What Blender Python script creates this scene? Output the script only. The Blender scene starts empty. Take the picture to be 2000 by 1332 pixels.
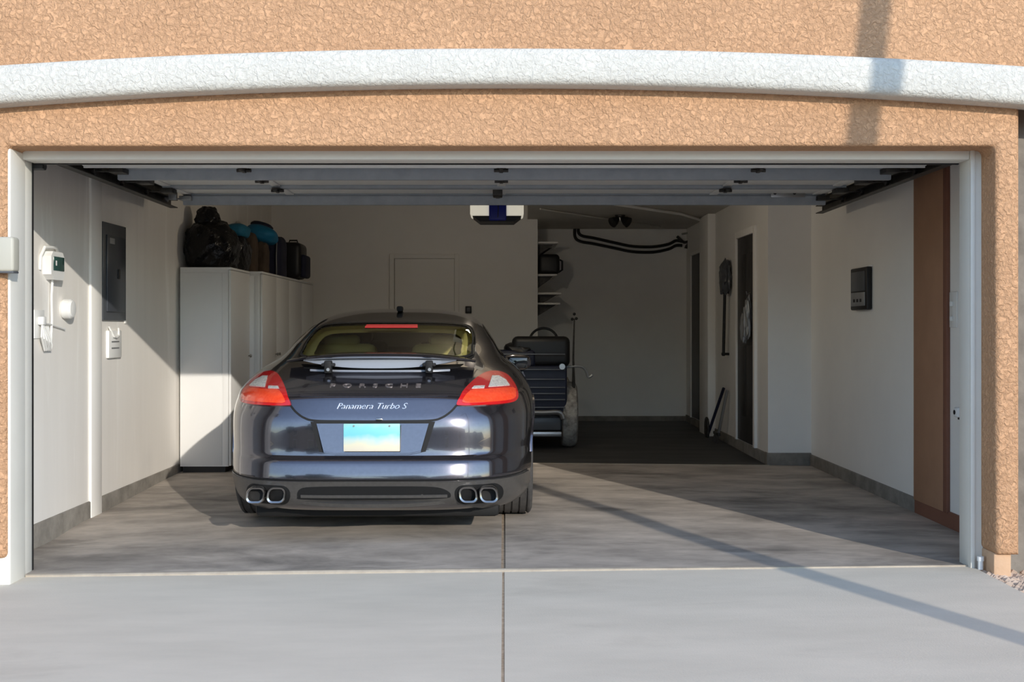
import bpy, bmesh, math, random
from mathutils import Vector, Matrix, noise
from mathutils.bvhtree import BVHTree
from mathutils.geometry import intersect_point_tri_2d

S = bpy.context.scene
COL = S.collection
PI = math.pi
RND = random.Random(7)

# ---------------------------------------------------------------- camera maths (surveyed from the photograph)
F, CX, CY, HC, D0 = 2272.0, 985.0, 640.0, 1.254, 6.0
def X(px, D): return (px - CX) * D / F
def Z(py, D): return HC - (py - CY) * D / F

# ---------------------------------------------------------------- materials
MATS = {}
def pm(name, c1, c2=None, scale=6.0, rough=0.6, metal=0.0, bump=0.0, bscale=40.0, coat=0.0, stretch=(1, 1, 1),
       spec=0.5, lo=0.35, hi=0.65, trans=0.0, c3=None, scale3=1.0, lo3=0.5, hi3=0.7, bdist=0.01, bdetail=6.0, coatr=0.03, ior=1.45, spread=0.0):
    if name in MATS: return MATS[name]
    m = bpy.data.materials.new(name); m.use_nodes = True
    nt = m.node_tree; N = nt.nodes; L = nt.links
    b = N['Principled BSDF']
    b.inputs['Base Color'].default_value = (*c1, 1)
    b.inputs['Roughness'].default_value = rough
    b.inputs['Metallic'].default_value = metal
    b.inputs['Specular IOR Level'].default_value = spec
    b.inputs['Coat Weight'].default_value = coat
    b.inputs['Coat Roughness'].default_value = coatr
    b.inputs['Transmission Weight'].default_value = trans
    b.inputs['IOR'].default_value = ior
    tc = N.new('ShaderNodeTexCoord'); mp = N.new('ShaderNodeMapping')
    mp.inputs['Scale'].default_value = stretch
    L.new(tc.outputs['Object'], mp.inputs['Vector'])
    if c2:
        n = N.new('ShaderNodeTexNoise'); n.inputs['Scale'].default_value = scale; n.inputs['Detail'].default_value = 8; n.inputs['Roughness'].default_value = 0.62
        r = N.new('ShaderNodeValToRGB'); r.color_ramp.elements[0].position = lo; r.color_ramp.elements[1].position = hi
        r.color_ramp.elements[0].color = (*c1, 1); r.color_ramp.elements[1].color = (*c2, 1)
        L.new(mp.outputs['Vector'], n.inputs['Vector']); L.new(n.outputs['Fac'], r.inputs['Fac'])
        out = r.outputs['Color']
        if c3:
            n3 = N.new('ShaderNodeTexNoise'); n3.inputs['Scale'].default_value = scale3; n3.inputs['Detail'].default_value = 7; n3.inputs['Roughness'].default_value = 0.65
            n3.inputs['Distortion'].default_value = 0.4
            r3 = N.new('ShaderNodeValToRGB'); r3.color_ramp.elements[0].position = lo3; r3.color_ramp.elements[1].position = hi3
            r3.color_ramp.elements[0].color = (0, 0, 0, 1); r3.color_ramp.elements[1].color = (1, 1, 1, 1)
            mx = N.new('ShaderNodeMix'); mx.data_type = 'RGBA'
            L.new(mp.outputs['Vector'], n3.inputs['Vector']); L.new(n3.outputs['Fac'], r3.inputs['Fac'])
            L.new(r3.outputs['Color'], mx.inputs['Factor']); L.new(out, mx.inputs['A']); mx.inputs['B'].default_value = (*c3, 1)
            out = mx.outputs['Result']
        L.new(out, b.inputs['Base Color'])
    if bump > 0:
        n2 = N.new('ShaderNodeTexNoise'); n2.inputs['Scale'].default_value = bscale; n2.inputs['Detail'].default_value = bdetail
        bp = N.new('ShaderNodeBump'); bp.inputs['Strength'].default_value = bump; bp.inputs['Distance'].default_value = bdist
        L.new(tc.outputs['Object'], n2.inputs['Vector']); L.new(n2.outputs['Fac'], bp.inputs['Height'])
        L.new(bp.outputs['Normal'], b.inputs['Normal'])
    MATS[name] = m
    return m

def stucco(name, c1, c2, depth):
    m = pm(name, c1, c2, scale=3.0, rough=0.92, spec=0.15)
    nt = m.node_tree; N = nt.nodes; L = nt.links; b = N['Principled BSDF']
    tc = N.new('ShaderNodeTexCoord')
    n1 = N.new('ShaderNodeTexNoise'); n1.inputs['Scale'].default_value = 42; n1.inputs['Detail'].default_value = 5; n1.inputs['Roughness'].default_value = 0.6; n1.inputs['Distortion'].default_value = 0.6
    r = N.new('ShaderNodeValToRGB'); r.color_ramp.elements[0].position = 0.38; r.color_ramp.elements[1].position = 0.60
    bp = N.new('ShaderNodeBump'); bp.inputs['Strength'].default_value = 0.9; bp.inputs['Distance'].default_value = depth
    L.new(tc.outputs['Object'], n1.inputs['Vector']); L.new(n1.outputs['Fac'], r.inputs['Fac'])
    L.new(r.outputs['Color'], bp.inputs['Height']); L.new(bp.outputs['Normal'], b.inputs['Normal'])
    return m

def glassy(name, tint, gloss_rough=0.0, ior=1.45):
    m = bpy.data.materials.new(name); m.use_nodes = True
    nt = m.node_tree; N = nt.nodes; L = nt.links
    N.remove(N['Principled BSDF'])
    t = N.new('ShaderNodeBsdfTransparent'); t.inputs['Color'].default_value = (*tint, 1)
    g = N.new('ShaderNodeBsdfGlossy'); g.inputs['Roughness'].default_value = gloss_rough
    lw = N.new('ShaderNodeFresnel'); lw.inputs['IOR'].default_value = ior
    mx = N.new('ShaderNodeMixShader')
    L.new(lw.outputs['Fac'], mx.inputs['Fac']); L.new(t.outputs['BSDF'], mx.inputs[1]); L.new(g.outputs['BSDF'], mx.inputs[2])
    L.new(mx.outputs['Shader'], N['Material Output'].inputs['Surface'])
    MATS[name] = m
    return m

M_STUCCO = stucco('peach_stucco', (0.575, 0.335, 0.192), (0.625, 0.37, 0.215), 0.008)
M_BAND = stucco('white_stucco', (0.61, 0.595, 0.55), (0.65, 0.635, 0.585), 0.004)
M_TRIM = pm('white_trim_paint', (0.74, 0.72, 0.66), (0.70, 0.68, 0.62), scale=3, rough=0.5)
M_WALL = pm('interior_wall_paint', (0.83, 0.81, 0.775), (0.86, 0.84, 0.80), scale=2.2, rough=0.75, bump=0.12, bscale=60, bdist=0.003)
M_WALLB = pm('patch_paint', (0.92, 0.90, 0.86), (0.90, 0.88, 0.84), scale=3, rough=0.7)
M_STEM = pm('stem_wall_concrete', (0.17, 0.155, 0.135), (0.26, 0.24, 0.21), scale=7, rough=0.9, bump=0.4, bscale=30)
M_BROWN = pm('brown_board', (0.36, 0.195, 0.115), (0.40, 0.22, 0.13), scale=4, rough=0.65)
M_BROWND = pm('dark_brown_board', (0.22, 0.095, 0.06), (0.19, 0.08, 0.05), scale=4, rough=0.65)
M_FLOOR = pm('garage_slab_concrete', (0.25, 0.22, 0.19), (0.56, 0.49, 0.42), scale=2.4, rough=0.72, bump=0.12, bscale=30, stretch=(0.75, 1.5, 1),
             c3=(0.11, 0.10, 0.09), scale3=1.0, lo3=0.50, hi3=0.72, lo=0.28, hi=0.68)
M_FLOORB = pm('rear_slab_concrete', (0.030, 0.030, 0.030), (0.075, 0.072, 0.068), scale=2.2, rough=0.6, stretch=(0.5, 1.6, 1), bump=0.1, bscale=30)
M_DRIVE = pm('driveway_concrete', (0.62, 0.56, 0.465), (0.70, 0.63, 0.525), scale=2.0, rough=0.85, bump=0.12, bscale=120, stretch=(0.5, 1.5, 1),
             c3=(0.53, 0.47, 0.385), scale3=1.1, lo3=0.56, hi3=0.78)
M_JOINT = pm('joint_filler', (0.30, 0.22, 0.15), (0.46, 0.36, 0.26), scale=30, rough=0.95)
M_LIP = pm('threshold_concrete', (0.46, 0.40, 0.32), (0.36, 0.31, 0.25), scale=10, rough=0.9)
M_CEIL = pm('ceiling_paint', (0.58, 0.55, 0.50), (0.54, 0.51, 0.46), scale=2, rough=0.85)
M_WCAB = pm('white_laminate', (0.78, 0.78, 0.77), (0.76, 0.76, 0.75), scale=2, rough=0.4)
M_BLACK = pm('black_plastic', (0.012, 0.012, 0.013), rough=0.45)
M_RUBBER = pm('tyre_rubber', (0.045, 0.043, 0.042), (0.075, 0.07, 0.066), scale=14, rough=0.8)
M_DUSTY = pm('dusty_rubber', (0.46, 0.43, 0.38), (0.20, 0.185, 0.165), scale=18, rough=0.8)
M_BAG = pm('black_bin_liner', (0.006, 0.006, 0.007), rough=0.25, spec=.35, bump=0.9, bscale=9, bdist=0.05, bdetail=3)
M_TEAL = pm('teal_cloth', (0.008, 0.13, 0.23), (0.012, 0.16, 0.27), scale=5, rough=0.7)
M_BLUEC = pm('blue_cloth', (0.006, 0.15, 0.30), (0.008, 0.18, 0.35), scale=4, rough=0.6)
M_NAVY = pm('navy_nylon', (0.010, 0.012, 0.035), rough=0.7, bump=0.2, bscale=90)
M_BROWNBAG = pm('brown_paper', (0.060, 0.042, 0.028), (0.09, 0.062, 0.042), scale=8, rough=0.85)
M_STEEL = pm('galvanised_steel', (0.30, 0.31, 0.32), (0.38, 0.39, 0.40), scale=9, rough=0.45, metal=0.55)
M_DSTEEL = pm('dark_steel', (0.035, 0.033, 0.030), (0.07, 0.065, 0.06), scale=20, rough=0.5, metal=0.5)
M_DOORIN = pm('door_inner_paint', (0.82, 0.82, 0.80), (0.76, 0.76, 0.74), scale=5, rough=0.5)
M_STRUT = pm('strut_steel', (0.31, 0.34, 0.375), (0.37, 0.40, 0.435), scale=10, rough=0.5)
M_PANEL = pm('panel_grey_enamel', (0.075, 0.082, 0.092), (0.09, 0.097, 0.108), scale=4, rough=0.35)
M_PANELD = pm('panel_door_enamel', (0.055, 0.062, 0.075), (0.065, 0.072, 0.085), scale=4, rough=0.3)
M_WPLAST = pm('white_plastic', (0.80, 0.80, 0.78), rough=0.4)
M_LCD = pm('lcd_glass', (0.03, 0.085, 0.075), rough=0.2)
M_BLUEPL = pm('blue_plastic', (0.005, 0.012, 0.20), rough=0.35)
M_LENS = pm('frosted_lens', (0.88, 0.86, 0.74), rough=0.35)
_l = M_LENS.node_tree.nodes['Principled BSDF']; _l.inputs['Emission Color'].default_value = (1, .93, .76, 1); _l.inputs['Emission Strength'].default_value = .42
M_GRAVEL = pm('desert_gravel', (0.46, 0.33, 0.24), (0.62, 0.50, 0.40), scale=9, rough=0.9)
M_EARTH = pm('bare_earth', (0.30, 0.21, 0.14), (0.40, 0.29, 0.21), scale=5, rough=0.95, bump=0.5, bscale=20)
M_DARKDOOR = pm('dark_door_paint', (0.030, 0.028, 0.027), (0.045, 0.042, 0.04), scale=3, rough=0.45)
M_GREYMETAL = pm('brushed_metal', (0.42, 0.42, 0.42), rough=0.32, metal=0.9)
# car
M_PAINT = pm('car_paint', (0.112, 0.107, 0.124), (0.125, 0.119, 0.138), scale=60, rough=0.16, metal=0.9, coat=1.0, coatr=0.012)
M_DIFF = pm('bumper_satin_grey', (0.085, 0.080, 0.074), (0.10, 0.094, 0.088), scale=40, rough=0.38, metal=0.35, coat=0.3)
M_SEAM = pm('seam_black', (0.004, 0.004, 0.004), rough=0.7)
M_RED = pm('lamp_red', (0.52, 0.010, 0.012), rough=0.12, coat=1.0)
M_ORANGE = pm('lamp_orange_red', (0.80, 0.055, 0.018), (0.88, 0.085, 0.028), scale=60, rough=0.15, coat=1.0)
M_CLEAR = pm('lamp_clear', (0.80, 0.78, 0.72), (0.45, 0.45, 0.44), scale=70, rough=0.15, coat=1.0)
M_BRAKE = pm('brake_strip_red', (0.62, 0.05, 0.05), rough=0.3)
M_CHROME = pm('dark_chrome', (0.40, 0.39, 0.38), rough=0.22, metal=1.0)
M_LETTER = pm('silver_letter', (0.30, 0.26, 0.25), rough=0.35, metal=0.7)
M_SCRIPT = pm('pale_script', (0.55, 0.60, 0.68), rough=0.3, metal=0.5)
M_OLIVE = pm('olive_leather', (0.74, 0.66, 0.24), (0.68, 0.60, 0.21), scale=5, rough=0.7)
M_CARPET = pm('cabin_dark', (0.015, 0.015, 0.017), rough=0.9)
M_WING = pm('wing_pale', (0.36, 0.39, 0.44), rough=0.35, metal=0.25, coat=0.5)  # pale grey-blue carries the wing panel's sky reflection in its colour
G_REAR = glassy('tinted_glass', (0.90, 0.92, 0.86), 0.0, 1.2)
G_SIDE = glassy('side_glass', (0.60, 0.63, 0.60))
M_SIDEGL = pm('dark_side_glass', (0.010, 0.011, 0.012), rough=0.03, coat=0.5)

# ---------------------------------------------------------------- mesh helpers
def NB(): return bmesh.new()
def box(bm, x0, x1, y0, y1, z0, z1, bev=0.0, seg=2, rot=None):
    r = bmesh.ops.create_cube(bm, size=1.0)
    vs = r['verts']
    for v in vs:
        v.co = Vector(((x0 + x1) / 2 + v.co.x * (x1 - x0), (y0 + y1) / 2 + v.co.y * (y1 - y0), (z0 + z1) / 2 + v.co.z * (z1 - z0)))
    if rot is not None:
        c = Vector(((x0 + x1) / 2, (y0 + y1) / 2, (z0 + z1) / 2))
        for v in vs: v.co = c + rot @ (v.co - c)
    if bev > 0:
        es = list({e for v in vs for e in v.link_edges})
        bmesh.ops.bevel(bm, geom=es, offset=bev, segments=seg, profile=0.5, affect='EDGES')
    return bm
def frame_of(d):
    d = d.normalized()
    a = Vector((0, 0, 1)) if abs(d.z) < 0.9 else Vector((1, 0, 0))
    u = d.cross(a).normalized(); v = d.cross(u).normalized()
    return u, v
def tube(bm, pts, r, seg=10, closed=False):
    pts = [Vector(p) for p in pts]; n = len(pts); rings = []
    rs = r if isinstance(r, (list, tuple)) else [r] * n
    pu = None
    for i, p in enumerate(pts):
        if closed: d = pts[(i + 1) % n] - pts[i - 1]
        else: d = pts[min(i + 1, n - 1)] - pts[max(i - 1, 0)]
        if pu is None: u, v = frame_of(d)
        else:
            u = (pu - d.normalized() * pu.dot(d.normalized())).normalized(); v = d.normalized().cross(u).normalized()
        pu = u
        rings.append([bm.verts.new(p + rs[i] * (math.cos(2 * PI * k / seg) * u + math.sin(2 * PI * k / seg) * v)) for k in range(seg)])
    for i in range(n if closed else n - 1):
        a, b = rings[i], rings[(i + 1) % n]
        for k in range(seg):
            bm.faces.new((a[k], a[(k + 1) % seg], b[(k + 1) % seg], b[k]))
    if not closed:
        bm.faces.new(rings[0][::-1]); bm.faces.new(rings[-1])
    return bm
def cyl(bm, p0, p1, r, seg=20, r2=None): return tube(bm, [p0, p1], [r, r if r2 is None else r2], seg)
def prism(bm, poly, f0, f1):
    """poly of 2-D points; f0/f1 map a 2-D point to the two end caps"""
    a = [bm.verts.new(f0(p)) for p in poly]; b = [bm.verts.new(f1(p)) for p in poly]
    n = len(poly)
    bm.faces.new(a); bm.faces.new(b[::-1])
    for i in range(n): bm.faces.new((a[i], b[i], b[(i + 1) % n], a[(i + 1) % n]))
    bmesh.ops.recalc_face_normals(bm, faces=bm.faces)
    return bm
def lathe(bm, prof, origin, axis, seg=48):
    """prof of (radius, along-axis)"""
    axis = Vector(axis).normalized(); u, v = frame_of(axis); o = Vector(origin); rings = []
    for r, t in prof:
        rings.append([bm.verts.new(o + axis * t + r * (math.cos(2 * PI * k / seg) * u + math.sin(2 * PI * k / seg) * v)) for k in range(seg)])
    for i in range(len(prof) - 1):
        for k in range(seg):
            bm.faces.new((rings[i][k], rings[i][(k + 1) % seg], rings[i + 1][(k + 1) % seg], rings[i + 1][k]))
    bm.faces.new(rings[0][::-1]); bm.faces.new(rings[-1])
    bmesh.ops.recalc_face_normals(bm, faces=bm.faces)
    return bm
def blob(bm, c, s, amp=0.12, fr=2.0, seed=0, sub=4, flat=True, pw=2.0):
    r = bmesh.ops.create_icosphere(bm, subdivisions=sub, radius=1.0)
    for v in r['verts']:
        d = v.co.normalized()
        if pw != 2.0:
            k = (abs(d.x) ** pw + abs(d.y) ** pw + abs(d.z) ** pw) ** (-1 / pw); d = d * k
        n = noise.noise(v.co * fr + Vector((seed * 7.1, seed * 3.3, 0))) + 0.5 * noise.noise(v.co * fr * 2.3 + Vector((0, seed * 5.7, seed)))
        p = d * (1 + amp * n)
        p = Vector((p.x * s[0], p.y * s[1], p.z * s[2]))
        if flat and p.z < -s[2] * 0.72: p.z = -s[2] * 0.72
        v.co = Vector(c) + p
    return bm

INV = {}
def setprops(o, label=None, cat=None, group=None, kind=None):
    if label: o['label'] = label
    if cat: o['category'] = cat
    if group: o['group'] = group
    if kind: o['kind'] = kind
    return o
def obj(name, bm, mat, parent=None, smooth=30, label=None, cat=None, group=None, kind=None, local=False):
    me = bpy.data.meshes.new(name)
    if parent is None:
        xs = [v.co for v in bm.verts]
        lo = Vector((min(v.x for v in xs), min(v.y for v in xs), min(v.z for v in xs))); hi = Vector((max(v.x for v in xs), max(v.y for v in xs), 0))
        if kind == 'structure': loc = Vector((0, 0, 0))
        else: loc = Vector(((lo.x + hi.x) / 2, (lo.y + hi.y) / 2, lo.z))
        inv = Matrix.Translation(-loc)
    else:
        loc = Vector((0, 0, 0)); inv = Matrix.Identity(4) if local else INV[parent.name]
    bmesh.ops.transform(bm, matrix=inv, verts=bm.verts)
    bm.to_mesh(me); bm.free()
    for p in me.polygons: p.use_smooth = smooth > 0
    if smooth > 0: me.set_sharp_from_angle(angle=math.radians(smooth))
    if mat: me.materials.append(mat)
    o = bpy.data.objects.new(name, me); COL.objects.link(o); o.location = loc
    if parent is not None: o.parent = parent; INV[o.name] = INV[parent.name]
    else: INV[o.name] = inv
    return setprops(o, label, cat, group, kind)
def thing(name, label, cat, loc, rotz=0.0, group=None):
    o = bpy.data.objects.new(name, None); COL.objects.link(o); o.empty_display_size = 0.1
    o.location = loc; o.rotation_euler = (0, 0, rotz)
    INV[o.name] = (Matrix.Translation(Vector(loc)) @ Matrix.Rotation(rotz, 4, 'Z')).inverted()
    return setprops(o, label, cat, group)
def bx(name, mat, parent, *a, **k):
    kw = {q: k.pop(q) for q in list(k) if q in ('label', 'cat', 'group', 'kind', 'smooth', 'local')}
    return obj(name, box(NB(), *a, **k), mat, parent, **kw)
def crom(pts, n=6, closed=True):
    out = []; m = len(pts)
    rng = range(m) if closed else range(m - 1)
    for i in rng:
        g = (lambda j: Vector(pts[j % m])) if closed else (lambda j: Vector(pts[max(0, min(m - 1, j))]))
        p0, p1, p2, p3 = g(i - 1), g(i), g(i + 1), g(i + 2)
        for k in range(n):
            t = k / n
            out.append(0.5 * ((2 * p1) + (p2 - p0) * t + (2 * p0 - 5 * p1 + 4 * p2 - p3) * t * t + (3 * p1 - p0 - 3 * p2 + p3) * t ** 3))
    if not closed: out.append(Vector(pts[-1]))
    return out

# ================================================================ SETTING
XL, XR, XI = -2.77, 2.77, 2.38          # left wall, right wall, recessed rear right wall
YB, YBR = 7.83, 9.2                     # back wall of the car bay, of the rear bay
XC = 0.396                              # corner where the back wall ends
YS = 4.5                                # step in the right wall
def lerp(a, b, t): return a + (b - a) * t
_FY = [0, 1.0, 1.65, 4.0, 9.4]
_FZ = [(-.028, -.002, .026), (-.045, .025, .012), (-.015, .050, .012), (.026, .045, .012), (.035, .035, .034)]
def zf(x, y):
    """height of the slab: it falls slightly towards the door"""
    if y <= 0:
        t = (x + 2.456) / 4.85; return lerp(-.028, .026, t) + 0.004 * y
    i = 0
    while i < 3 and y > _FY[i + 1]: i += 1
    t = min(1, (y - _FY[i]) / (_FY[i + 1] - _FY[i])); t = t * t * (3 - 2 * t)
    a = [lerp(_FZ[i][k], _FZ[i + 1][k], t) for k in range(3)]
    if x < -.8: return lerp(a[0], a[1], max(0, (x + 2.77) / 1.97))
    return lerp(a[1], a[2], min(1, (x + .8) / 3.57))
def slab(bm, xs, ys, th=0.15, dz=0.0):
    g = [[bm.verts.new((x, y, zf(x, y) + dz)) for x in xs] for y in ys]
    h = [[bm.verts.new((x, y, -th)) for x in xs] for y in ys]
    nx, ny = len(xs), len(ys)
    for j in range(ny - 1):
        for i in range(nx - 1):
            bm.faces.new((g[j][i], g[j][i + 1], g[j + 1][i + 1], g[j + 1][i]))
            bm.faces.new((h[j][i], h[j + 1][i], h[j + 1][i + 1], h[j][i + 1]))
    for i in range(nx - 1):
        bm.faces.new((h[0][i], h[0][i + 1], g[0][i + 1], g[0][i])); bm.faces.new((g[-1][i], g[-1][i + 1], h[-1][i + 1], h[-1][i]))
    for j in range(ny - 1):
        bm.faces.new((g[j][0], g[j + 1][0], h[j + 1][0], h[j][0])); bm.faces.new((h[j][-1], h[j + 1][-1], g[j + 1][-1], g[j][-1]))
    return bm
def rng(a, b, n): return [a + (b - a) * i / n for i in range(n + 1)]
ys_in = rng(0.035, 4.0, 40) + rng(4.0, 9.4, 20)[1:]
JX = -0.005
ys_f = rng(0.035, 4.465, 44)
b = slab(NB(), rng(-2.9, JX - .011, 16), ys_f); slab(b, rng(JX + .011, 2.9, 16), ys_f); slab(b, rng(-2.9, -.3, 10), rng(4.465, 9.4, 20))
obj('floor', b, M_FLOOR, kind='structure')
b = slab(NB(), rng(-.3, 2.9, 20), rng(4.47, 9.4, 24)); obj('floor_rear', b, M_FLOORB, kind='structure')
b = slab(NB(), rng(.2, XI, 20), [4.43, 4.445, 4.46, 4.47], dz=.004); obj('trim_slab_edge', b, M_LIP, kind='structure')
b = slab(NB(), rng(-2.62, JX - .006, 12), [-9, -6, -4, -3, -2, -1, -.5, 0], dz=-.004); obj('driveway', b, M_DRIVE, kind='structure')
b = slab(NB(), rng(JX + .006, 2.415, 12), [-9, -6, -4, -3, -2, -1, -.5, 0], dz=-.004); obj('driveway', b, M_DRIVE, kind='structure')
# joint filler between the slabs and the pale threshold lip
b = slab(NB(), [JX - .02, JX + .02], [-9, -6, -3, 0] + ys_f, dz=-.006); obj('trim_joint', b, M_JOINT, kind='structure')
b = slab(NB(), rng(-2.47, 2.39, 24), [-.002, .006, .018, .028], dz=.004)
obj('trim_threshold', b, M_LIP, kind='structure')

# interior walls
M_WALLL = pm('patched_wall_paint', (0.80, 0.77, 0.725), (0.84, 0.81, 0.765), scale=2.2, rough=0.75, stretch=(1, 2.4, .22), c3=(0.91, 0.89, 0.85), scale3=1.3, lo3=.56, hi3=.66)
bx('wall_left', M_WALLL, None, XL - .15, XL, .12, YBR + .15, .09, 2.75, kind='structure')
bx('wall_right', M_WALL, None, XR, XR + .15, .12, YS, .105, 2.75, kind='structure')
b = box(NB(), XI, XR + .15, YS, YS + .12, .115, 2.75); box(b, XI, XI + .12, YS + .12, YBR + .15, .115, 2.75)
obj('wall_rear_right', b, M_WALL, kind='structure')
b = box(NB(), XL, XC, YB, YB + .12, 0, 2.75); box(b, XC - .12, XC, YB + .12, YBR, 0, 2.75)
obj('wall_back', b, M_WALL, kind='structure')
bx('wall_rear', M_WALL, None, XC - .12, XI, YBR, YBR + .15, 0, 2.75, kind='structure')
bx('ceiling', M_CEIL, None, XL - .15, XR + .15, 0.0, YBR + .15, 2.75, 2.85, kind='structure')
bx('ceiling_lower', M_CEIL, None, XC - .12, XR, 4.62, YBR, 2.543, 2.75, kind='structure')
# stem walls
bx('baseboard_left', M_STEM, None, XL - .15, XL + .014, .12, YB, -.12, .097, kind='structure', bev=.006)
bx('baseboard_right', M_STEM, None, XR - .014, XR + .15, 1.82, YS, -.12, .112, kind='structure', bev=.006)
bx('baseboard_right_front', M_BROWND, None, XR - .014, XR + .15, .12, 1.82, -.12, .112, kind='structure', bev=.004)
bx('baseboard_step', M_STEM, None, XI - .012, XR, YS - .016, YS + .1, -.1, .125, kind='structure', bev=.008)
bx('baseboard_rear_right', M_STEM, None, XI - .012, XI + .1, YS + .1, YBR, -.1, .12, kind='structure', bev=.006)
bx('baseboard_rear', M_STEM, None, XC, XI, YBR - .012, YBR + .05, -.1, .10, kind='structure', bev=.006)
# pilaster strip of fresh paint on the left wall
bx('trim_pilaster', M_WALLB, None, XL, XL + .02, 1.75, 1.955, -.05, 2.74, kind='structure', bev=.006)
# brown board on the right wall
b = box(NB(), XR - .02, XR, 1.28, 1.82, .10, 2.74, bev=.004); obj('trim_board', b, M_BROWN, kind='structure')
b = box(NB(), XR - .024, XR, 1.225, 1.285, .10, 2.74, bev=.004); obj('trim_board_edge', b, M_BROWND, kind='structure')

# facade
ZS = 2.162                              # underside of the stucco header
def facade(poly, y0, y1, name, mat, bev=.028):
    b = prism(NB(), poly, lambda p: Vector((p[0], y0, p[1])), lambda p: Vector((p[0], y1, p[1])))
    if bev:
        es = [e for e in b.edges if all(abs(v.co.y - y0) < 1e-5 for v in e.verts)]
        es += [e for e in b.edges if abs(e.verts[0].co.y - e.verts[1].co.y) > .05 and abs(abs(e.verts[0].co.x) - 2.46) < .03]
        bmesh.ops.bevel(b, geom=es, offset=bev, segments=4, profile=0.5, affect='EDGES')
    return obj(name, b, mat, kind='structure', smooth=40)
facade([(-6, .10), (-2.486, .10), (-2.486, ZS), (2.452, ZS), (2.452, .118), (2.572, .118), (2.572, 2.42), (6, 2.42), (6, 5.2), (-6, 5.2)], -.2, .0, 'wall_front', M_STUCCO)
b = box(NB(), 2.572, 2.9, .16, .30, -.1, 2.42); box(b, 2.80, 6, -.2, .16, -.1, 2.42)
obj('wall_front_side', b, M_STUCCO, kind='structure')
bx('wall_foot', pm('foot_render', (0.56, 0.36, 0.22), (0.60, 0.40, 0.26), scale=6, rough=.9, bump=.4, bscale=40), None, 2.455, 2.545, -.165, .0, -.08, .125, kind='structure', bev=.01)
bx('wall_core', M_STEM, None, 2.47, 2.9, 0.0, .12, -.1, 2.75, kind='structure')
bx('wall_core', M_STEM, None, -2.95, -2.57, 0.0, .12, -.1, 2.75, kind='structure')
bx('wall_core', M_STEM, None, -2.95, 2.95, 0.02, .12, 2.24, 2.80, kind='structure')
# door frame
def jamb(name, x0, x1, xs):
    b = box(NB(), x0, x1, -.02, .12, -.06, 2.19, bev=.006)
    box(b, xs[0], xs[1], -.035, -.018, -.06, 2.19, bev=.004)
    obj(name, b, M_TRIM, kind='structure')
jb_ = box(NB(), -2.64, -2.475, -.174, .015, -.06, 2.155, bev=.010, seg=3); box(jb_, -2.64, -2.484, .0, .12, -.06, 2.19, bev=.004)
obj('trim_jamb_left', jb_, M_TRIM, kind='structure')
jamb('trim_jamb_right', 2.392, 2.56, (2.392, 2.415))
b = box(NB(), -2.478, 2.392, -.02, .12, 2.118, 2.25, bev=.006)
obj('trim_header', b, M_TRIM, kind='structure')
# black weather strip behind the jambs
bx('trim_seal_left', M_BLACK, None, -2.52, -2.488, .121, .15, -.03, 2.118, kind='structure')
bx('trim_seal_top', M_BLACK, None, -2.478, 2.392, .121, .14, 2.113, 2.14, kind='structure')
# arched white band
def band():
    b = NB(); secs = []
    xs = rng(-6, 6, 120)
    for x in xs:
        zb = 2.446 - 0.0155 * x * x
        zt = 2.626 - 0.0135 * x * x
        y0, y1 = -.326, -.19
        r = .035
        prof = [(y1, zt), (y0 + r, zt - .002), (y0 + .3 * r, zt - .3 * r), (y0, zt - r), (y0, zb + r), (y0 + .3 * r, zb + .3 * r), (y0 + r, zb), (y1, zb)]
        secs.append([b.verts.new((x, p[0], p[1])) for p in prof])
    for i in range(len(xs) - 1):
        for k in range(7): b.faces.new((secs[i][k], secs[i][k + 1], secs[i + 1][k + 1], secs[i + 1][k]))
        b.faces.new((secs[i][7], secs[i][0], secs[i + 1][0], secs[i + 1][7]))
    b.faces.new(secs[0]); b.faces.new(secs[-1][::-1])
    bmesh.ops.recalc_face_normals(b, faces=b.faces)
    return b
obj('trim_band', band(), M_BAND, kind='structure', smooth=50)

# doors of the garage interior
def panel_door_back():
    x0, x1, zt = X(770, 13.83), X(888, 13.83), Z(505, 13.83)
    b = box(NB(), x0, x1, YB - .01, YB, .04, zt, bev=.003)
    d = obj('door_1', b, M_WALL, kind='structure')
    fb = box(NB(), x0 - .055, x0, YB - .03, YB, .04, zt + .055, bev=.005); box(fb, x1, x1 + .055, YB - .03, YB, .04, zt + .055, bev=.005)
    box(fb, x0, x1, YB - .03, YB, zt, zt + .055, bev=.005)
    obj('door_frame', fb, M_WALL, d)
    gp = box(NB(), x0 - .001, x0 + .007, YB - .012, YB - .004, .04, zt); box(gp, x1 - .003, x1 + .001, YB - .012, YB - .004, .04, zt); box(gp, x0 + .007, x1 - .003, YB - .012, YB - .004, zt - .003, zt)
    obj('door_gap', gp, M_STEM, d)
    kb = cyl(NB(), (x0 + .06, YB - .05, .98), (x0 + .06, YB - .01, .98), .012); blob(kb, (x0 + .06, YB - .06, .98), (.027, .027, .027), 0, flat=False, sub=2)
    obj('door_knob', kb, M_GREYMETAL, d)
panel_door_back()
def side_door(name, pa, pb, py_top, slabmat, fw):
    Da, Db = F * XI / (pa - CX), F * XI / (pb - CX)           # far and near edge
    ya, yb = Da - 6, Db - 6; zt = Z(py_top, Da)
    d = obj(name, box(NB(), XI - .012, XI, yb, ya, .13, zt, bev=.003), slabmat, kind='structure')
    fb = box(NB(), XI - .03, XI, ya, ya + fw, .12, zt + fw, bev=.005); box(fb, XI - .03, XI, yb - fw, yb, .12, zt + fw, bev=.005)
    box(fb, XI - .03, XI, yb, ya, zt, zt + fw, bev=.005)
    obj('door_frame', fb, M_WALLB, d)
    return d, yb, ya, zt
d2, y2a, y2b, z2 = side_door('door_2', 1443, 1476, 467, M_DARKDOOR, .07)
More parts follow.
